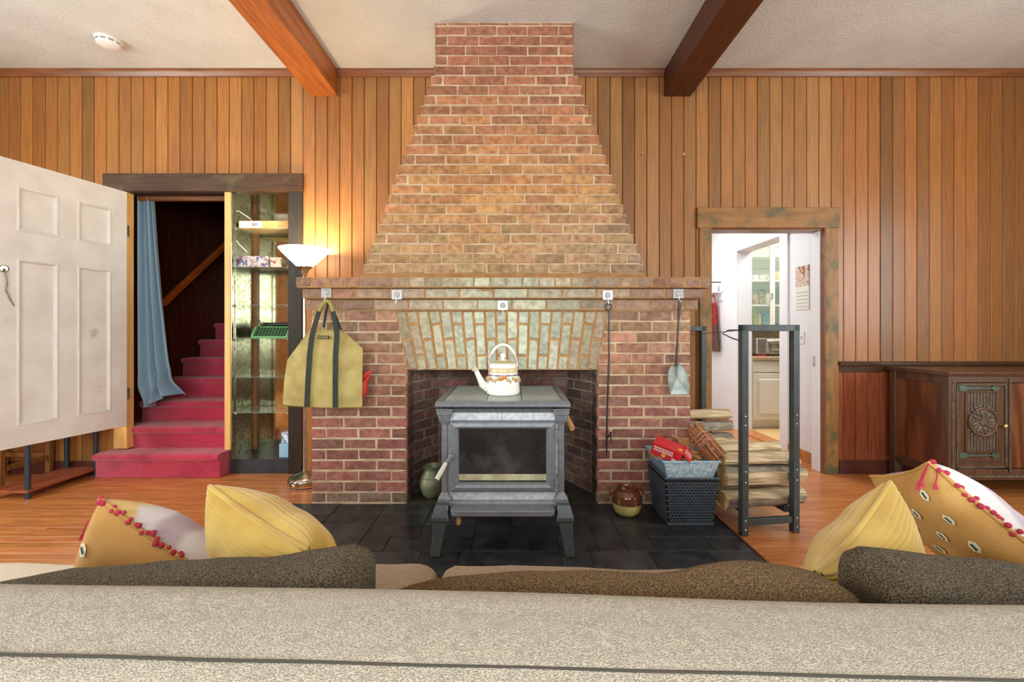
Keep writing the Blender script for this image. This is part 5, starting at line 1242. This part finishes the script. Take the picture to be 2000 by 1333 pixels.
# ---------------------------------------------------------------- sofa
SA = rad(-1.9); SM = RZ(SA)
so = thing('sofa', 'beige tweed sofa seen from behind with slumped back cushions', 'sofa', (0, .9, 0))
def spart(nm, mb, m, par=None, lab=None, **k): return part(nm, mb.xf(SM), m, par or so, label=lab, **k)
bp = [(.40,.08),(.40,.70),(.404,.745),(.418,.775),(.435,.788),(.455,.795),(.50,.800),(.565,.799),(.585,.791),(.597,.775),(.60,.75),(.62,.30),(.62,.08)]
def back_fn(u, v):
    x = -1.75+3.5*u; k = v*(len(bp)-1); i = min(int(k), len(bp)-2); f = k-i
    y = bp[i][0]+(bp[i+1][0]-bp[i][0])*f; z = bp[i][1]+(bp[i+1][1]-bp[i][1])*f
    nn_ = noise.noise(Vector((x*2.2, y*6, z*3)))*.004
    return (x, y+nn_, z+nn_)
bmb = MB().grid(back_fn, 90, 36); 
spart('back_frame', bmb, M['tweed'], smooth=60)
spart('back_seam', MB().tube([(-1.7+3.4*i/30, .452+.0006*math.sin(i*3), .7945) for i in range(31)], .0016, 6), M['seam'])
spart('base_frame', MB().box(-1.7, .60, .06, 1.7, 1.27, .27), M['tweed'], bevel=.02, seg=2)
for x_ in (-1.6, 1.6):
    for y_ in (.48, 1.2): spart('foot', MB().lathe([(.022,.0005),(.028,.065)], (x_,y_,0), 12), M['blackwood'])
def cushion(x0, x1, y0, y1, z0, z1, r, m, sag=None, nz=.006, tilt=0, seg=5, nx=36):
    # rounded box from a superellipse grid
    cx, cy, cz = (x0+x1)/2, (y0+y1)/2, (z0+z1)/2; hx, hy, hz = (x1-x0)/2, (y1-y0)/2, (z1-z0)/2
    bm = bmesh.new(); bmesh.ops.create_cube(bm, size=2); bmesh.ops.subdivide_edges(bm, edges=bm.edges[:], cuts=22, use_grid_fill=True)
    vs = []
    for v in bm.verts:
        p = v.co; q = Vector((p.x*hx, p.y*hy, p.z*hz)); c_ = Vector([max(-h+r, min(h-r, a)) for a, h in zip(q, (hx,hy,hz))])
        d = q-c_
        if d.length > 1e-6:
            mx = max(abs(d.x), abs(d.y), abs(d.z)); d = d.normalized()*mx; q = c_+d
        # puff
        pf = .5*nz*4*(1-(q.x/hx)**2)*(1-(q.y/hy)**2)
        q.z += math.copysign(pf, q.z) if abs(q.z) > hz*.3 else 0
        w_ = Vector((q.x+cx, q.y+cy, q.z+cz))
        k = noise.noise(w_*5.0)*nz + noise.noise(w_*13)*nz*.4
        w_ += Vector((0, k*.7, k))
        if sag: w_ = sag(w_, q, (hx,hy,hz))
        v.co = w_
    me_v = [v.co.copy() for v in bm.verts]; me_f = [tuple(v.index for v in f.verts) for f in bm.faces]
    bm.verts.index_update(); me_f = [tuple(v.index for v in f.verts) for f in bm.faces]
    bm.free(); return MB().add(me_v, me_f)
for a, b, m in ((-.98,-.262,'seat'), (-.258,.72,'seat'), (.724,1.7,'seat')):
    spart('seat_cushion', cushion(a, b, .62, 1.31, .275, .445, .055, m), M[m], smooth=80)
spart('seat_cushion', cushion(-1.75, -.985, .62, 1.305, .275, .43, .05, 'cream'), M['cream'], lab='pale cream seat section at the left end of the sofa', smooth=80)  # left section is paler than the other seat cushions
def sagL(w_, q, h):      # left cushion slumps towards its left end
    u = max(0, min(1, (q.x+h[0])/(2*h[0]))); t = max(0, min(1, (q.z+h[2])/(2*h[2])))
    w_.z -= t*(.100*(1-u)**.95) - t*.012*math.exp(-((u-.93)/.09)**2); return w_
def sagM(w_, q, h):
    u = max(0, min(1, (q.x+h[0])/(2*h[0]))); t = max(0, min(1, (q.z+h[2])/(2*h[2])))
    w_.z += t*(-.095+.078*u**1.3 + .010*math.sin(u*11)*u); w_.y += t*.02*math.sin(u*8); return w_
def sagR(w_, q, h):
    u = max(0, min(1, (q.x+h[0])/(2*h[0]))); t = max(0, min(1, (q.z+h[2])/(2*h[2])))
    w_.z -= t*(.125*min(1,u*1.15)**.9); return w_
spart('back_cushion', cushion(-1.15, -.262, .61, .77, .40, .775, .05, None, sagL, .014), M['tweed_dk'], smooth=80)
spart('back_cushion', cushion(-.27, .525, .61, .76, .40, .79, .06, None, sagM, .016), M['tweed_md'], smooth=80)
spart('back_cushion', cushion(.545, 1.5, .63, .80, .40, .788, .055, None, sagR, .014), M['tweed_dk'], smooth=80)
# ---------------------------------------------------------------- throw pillows
def pillow_grid(sz, th, n=26, wr=.006):
    def surf(u, v, s):
        a, b = u*2-1, v*2-1
        f = max(0, (1-abs(a)**2.6))**.55*max(0, (1-abs(b)**2.6))**.55
        pin = 1-.085*(1-abs(b)**2)*(abs(a)**4); pin2 = 1-.085*(1-abs(a)**2)*(abs(b)**4)
        k = noise.noise(Vector((a*2.3+s, b*2.3, s*3.1)))*wr*f*2
        return Vector((a*sz/2*pin, s*(th/2*f+.004)+k, b*sz/2*pin2))
    return surf
def pillow(name, label, Mx, sz, th, m_front, m_back, cord=None, parts=None, group='throw pillows on the sofa'):
    t = thing(name, label, 'pillow', tuple(Mx @ Vector((0,0,0))), group)
    sf = pillow_grid(sz, th); n = 40
    part('front_cover', MB().grid(lambda u,v: Mx @ (sf(u,v,-1)+(Vector((0,-.0048*abs(math.sin(cord*math.pi*(u if parts == 'u' else v))),0)) if cord else Vector())), n if not cord else 340 if parts == 'u' else n, n if not cord or parts == 'u' else 340), m_front, t, smooth=80)
    part('back_cover', MB().grid(lambda u,v: Mx @ (sf(u,v,1)+(Vector((0,.0048*abs(math.sin(cord*math.pi*(u if parts == 'u' else v))),0)) if cord else Vector())), n if not cord else 340 if parts == 'u' else n, n if not cord or parts == 'u' else 340), m_back, t, smooth=80)
    ed = []
    for k in range(4*16):
        q = k/16; i = int(q); f = q-i; u, v = [(f,0),(1,f),(1-f,1),(0,1-f)][i]; p = sf(u,v,1); ed.append(Mx @ Vector((p.x,0,p.z)))
    part('piping', MB().tube(ed, .0055, 8, True), m_front, t, smooth=60)
    return t, sf, ed
# (image position, depth) -> centre;  axes: local x = width, local -y = front
PL = {}
def place(px, py, y, rz, rx, roll): return T(X(px,y), y, Z(py,y)) @ RZ(rad(rz)) @ RX(rad(rx)) @ RY(rad(roll))
def frame3(A, B, Cc, sz):      # top corner A, direction to B = local +x, direction to C = local -z
    w_ = (B-A).normalized(); d = (Cc-A); d = (d-w_*d.dot(w_)).normalized(); n_ = d.cross(w_)   # local y = z cross x = (-d) x w... front is -y
    n_ = (-d).cross(w_)
    c_ = A+w_*sz*.47+d*sz*.47
    return Matrix(((w_.x,n_.x,-d.x,c_.x),(w_.y,n_.y,-d.y,c_.y),(w_.z,n_.z,-d.z,c_.z),(0,0,0,1)))
mA = frame3(P(418,960,1.0), P(606,1084,.84), P(490,1105,1.2), .35)
tA, sA, eA = pillow('mustard_pillow', 'mustard yellow corduroy pillow on the left of the sofa', mA, .35, .18, M['mustard'], M['mustard'], 44, 'v')
mB = frame3(P(1736,955,.97), P(1622,1098,.82), P(1832,1115,1.15), .36)
tB, sB, eB = pillow('mustard_pillow', 'mustard yellow corduroy pillow on the right of the sofa', mB, .36, .17, M['mustard'], M['mustard'], 44, 'v')
mC = frame3(P(203,986,1.0), P(350,1086,1.0), P(199,1130,1.16), .38)
tC, sC, eC = pillow('ochre_pillow', 'ochre pillow with pale lilac panel and red pompom trim, left end', mC, .38, .24, M['ochre'], M['lilac'])
mD = frame3(P(1820,912,1.05), P(2000,1055,.95), P(1765,985,1.3), .36)
tD, sD, eD = pillow('ochre_pillow', 'ochre ikat pillow with red pompom trim on the right of the sofa', mD, .36, .16, M['ochre'], M['lilac'])
def dress(t, Mx, sf, edge, rows, up_=Vector((0,-.5,.8))):
    for k in range(len(edge)-1):
        for q_ in range(2):
            p = edge[k].lerp(edge[k+1], q_*.5+random.uniform(0,.3))+up_*random.uniform(-.002,.012)+Vector((random.uniform(-.004,.004),)*3)
            part('pompom', MB().ball(tuple(p), random.uniform(.0045,.0072), 8, 6), M['pom'], t, smooth=60)
    for e_ in (edge[-1], edge[-2], edge[-1]):
        q_ = e_+Vector((random.uniform(-.04,.0),random.uniform(-.03,0),random.uniform(-.06,-.01)))
        part('tassel', MB().tube([e_, e_.lerp(q_,.5)+Vector((-.006,-.006,.004)), q_, q_+Vector((-.002,-.002,-.014))], [.0016,.0016,.0022,.0055], 6), M['pom'], t)
    for (u, v) in rows:
        a = Mx @ (sf(u,v,-1)+Vector((0,-.0012,0))); 
        vs = [Mx @ (sf(u+du,v+dv_,-1)+Vector((0,-.0045,0))) for du, dv_ in ((-.042,0),(-.018,.026),(.018,.026),(.042,0),(.018,-.026),(-.018,-.026))]
        o = part('ikat_mark', MB().add(vs, [(0,1,2,3,4,5)]), M['spot'], t)
        vs = [Mx @ (sf(u+du,v+dv_,-1)+Vector((0,-.0058,0))) for du, dv_ in ((-.022,-.007),(.022,-.007),(.022,.007),(-.022,.007))]
        part('ikat_mark_centre', MB().add(vs, [(0,1,2,3)]), M['spot_d'], o)
gridpts = [(.14+.18*i+.09*(j%2), .14+.18*j) for i in range(5) for j in range(5) if .14+.18*i+.09*(j%2) < .93]
dress(tD, mD, sD, eD[32:49], gridpts); dress(tC, mC, sC, eC[30:52], gridpts)
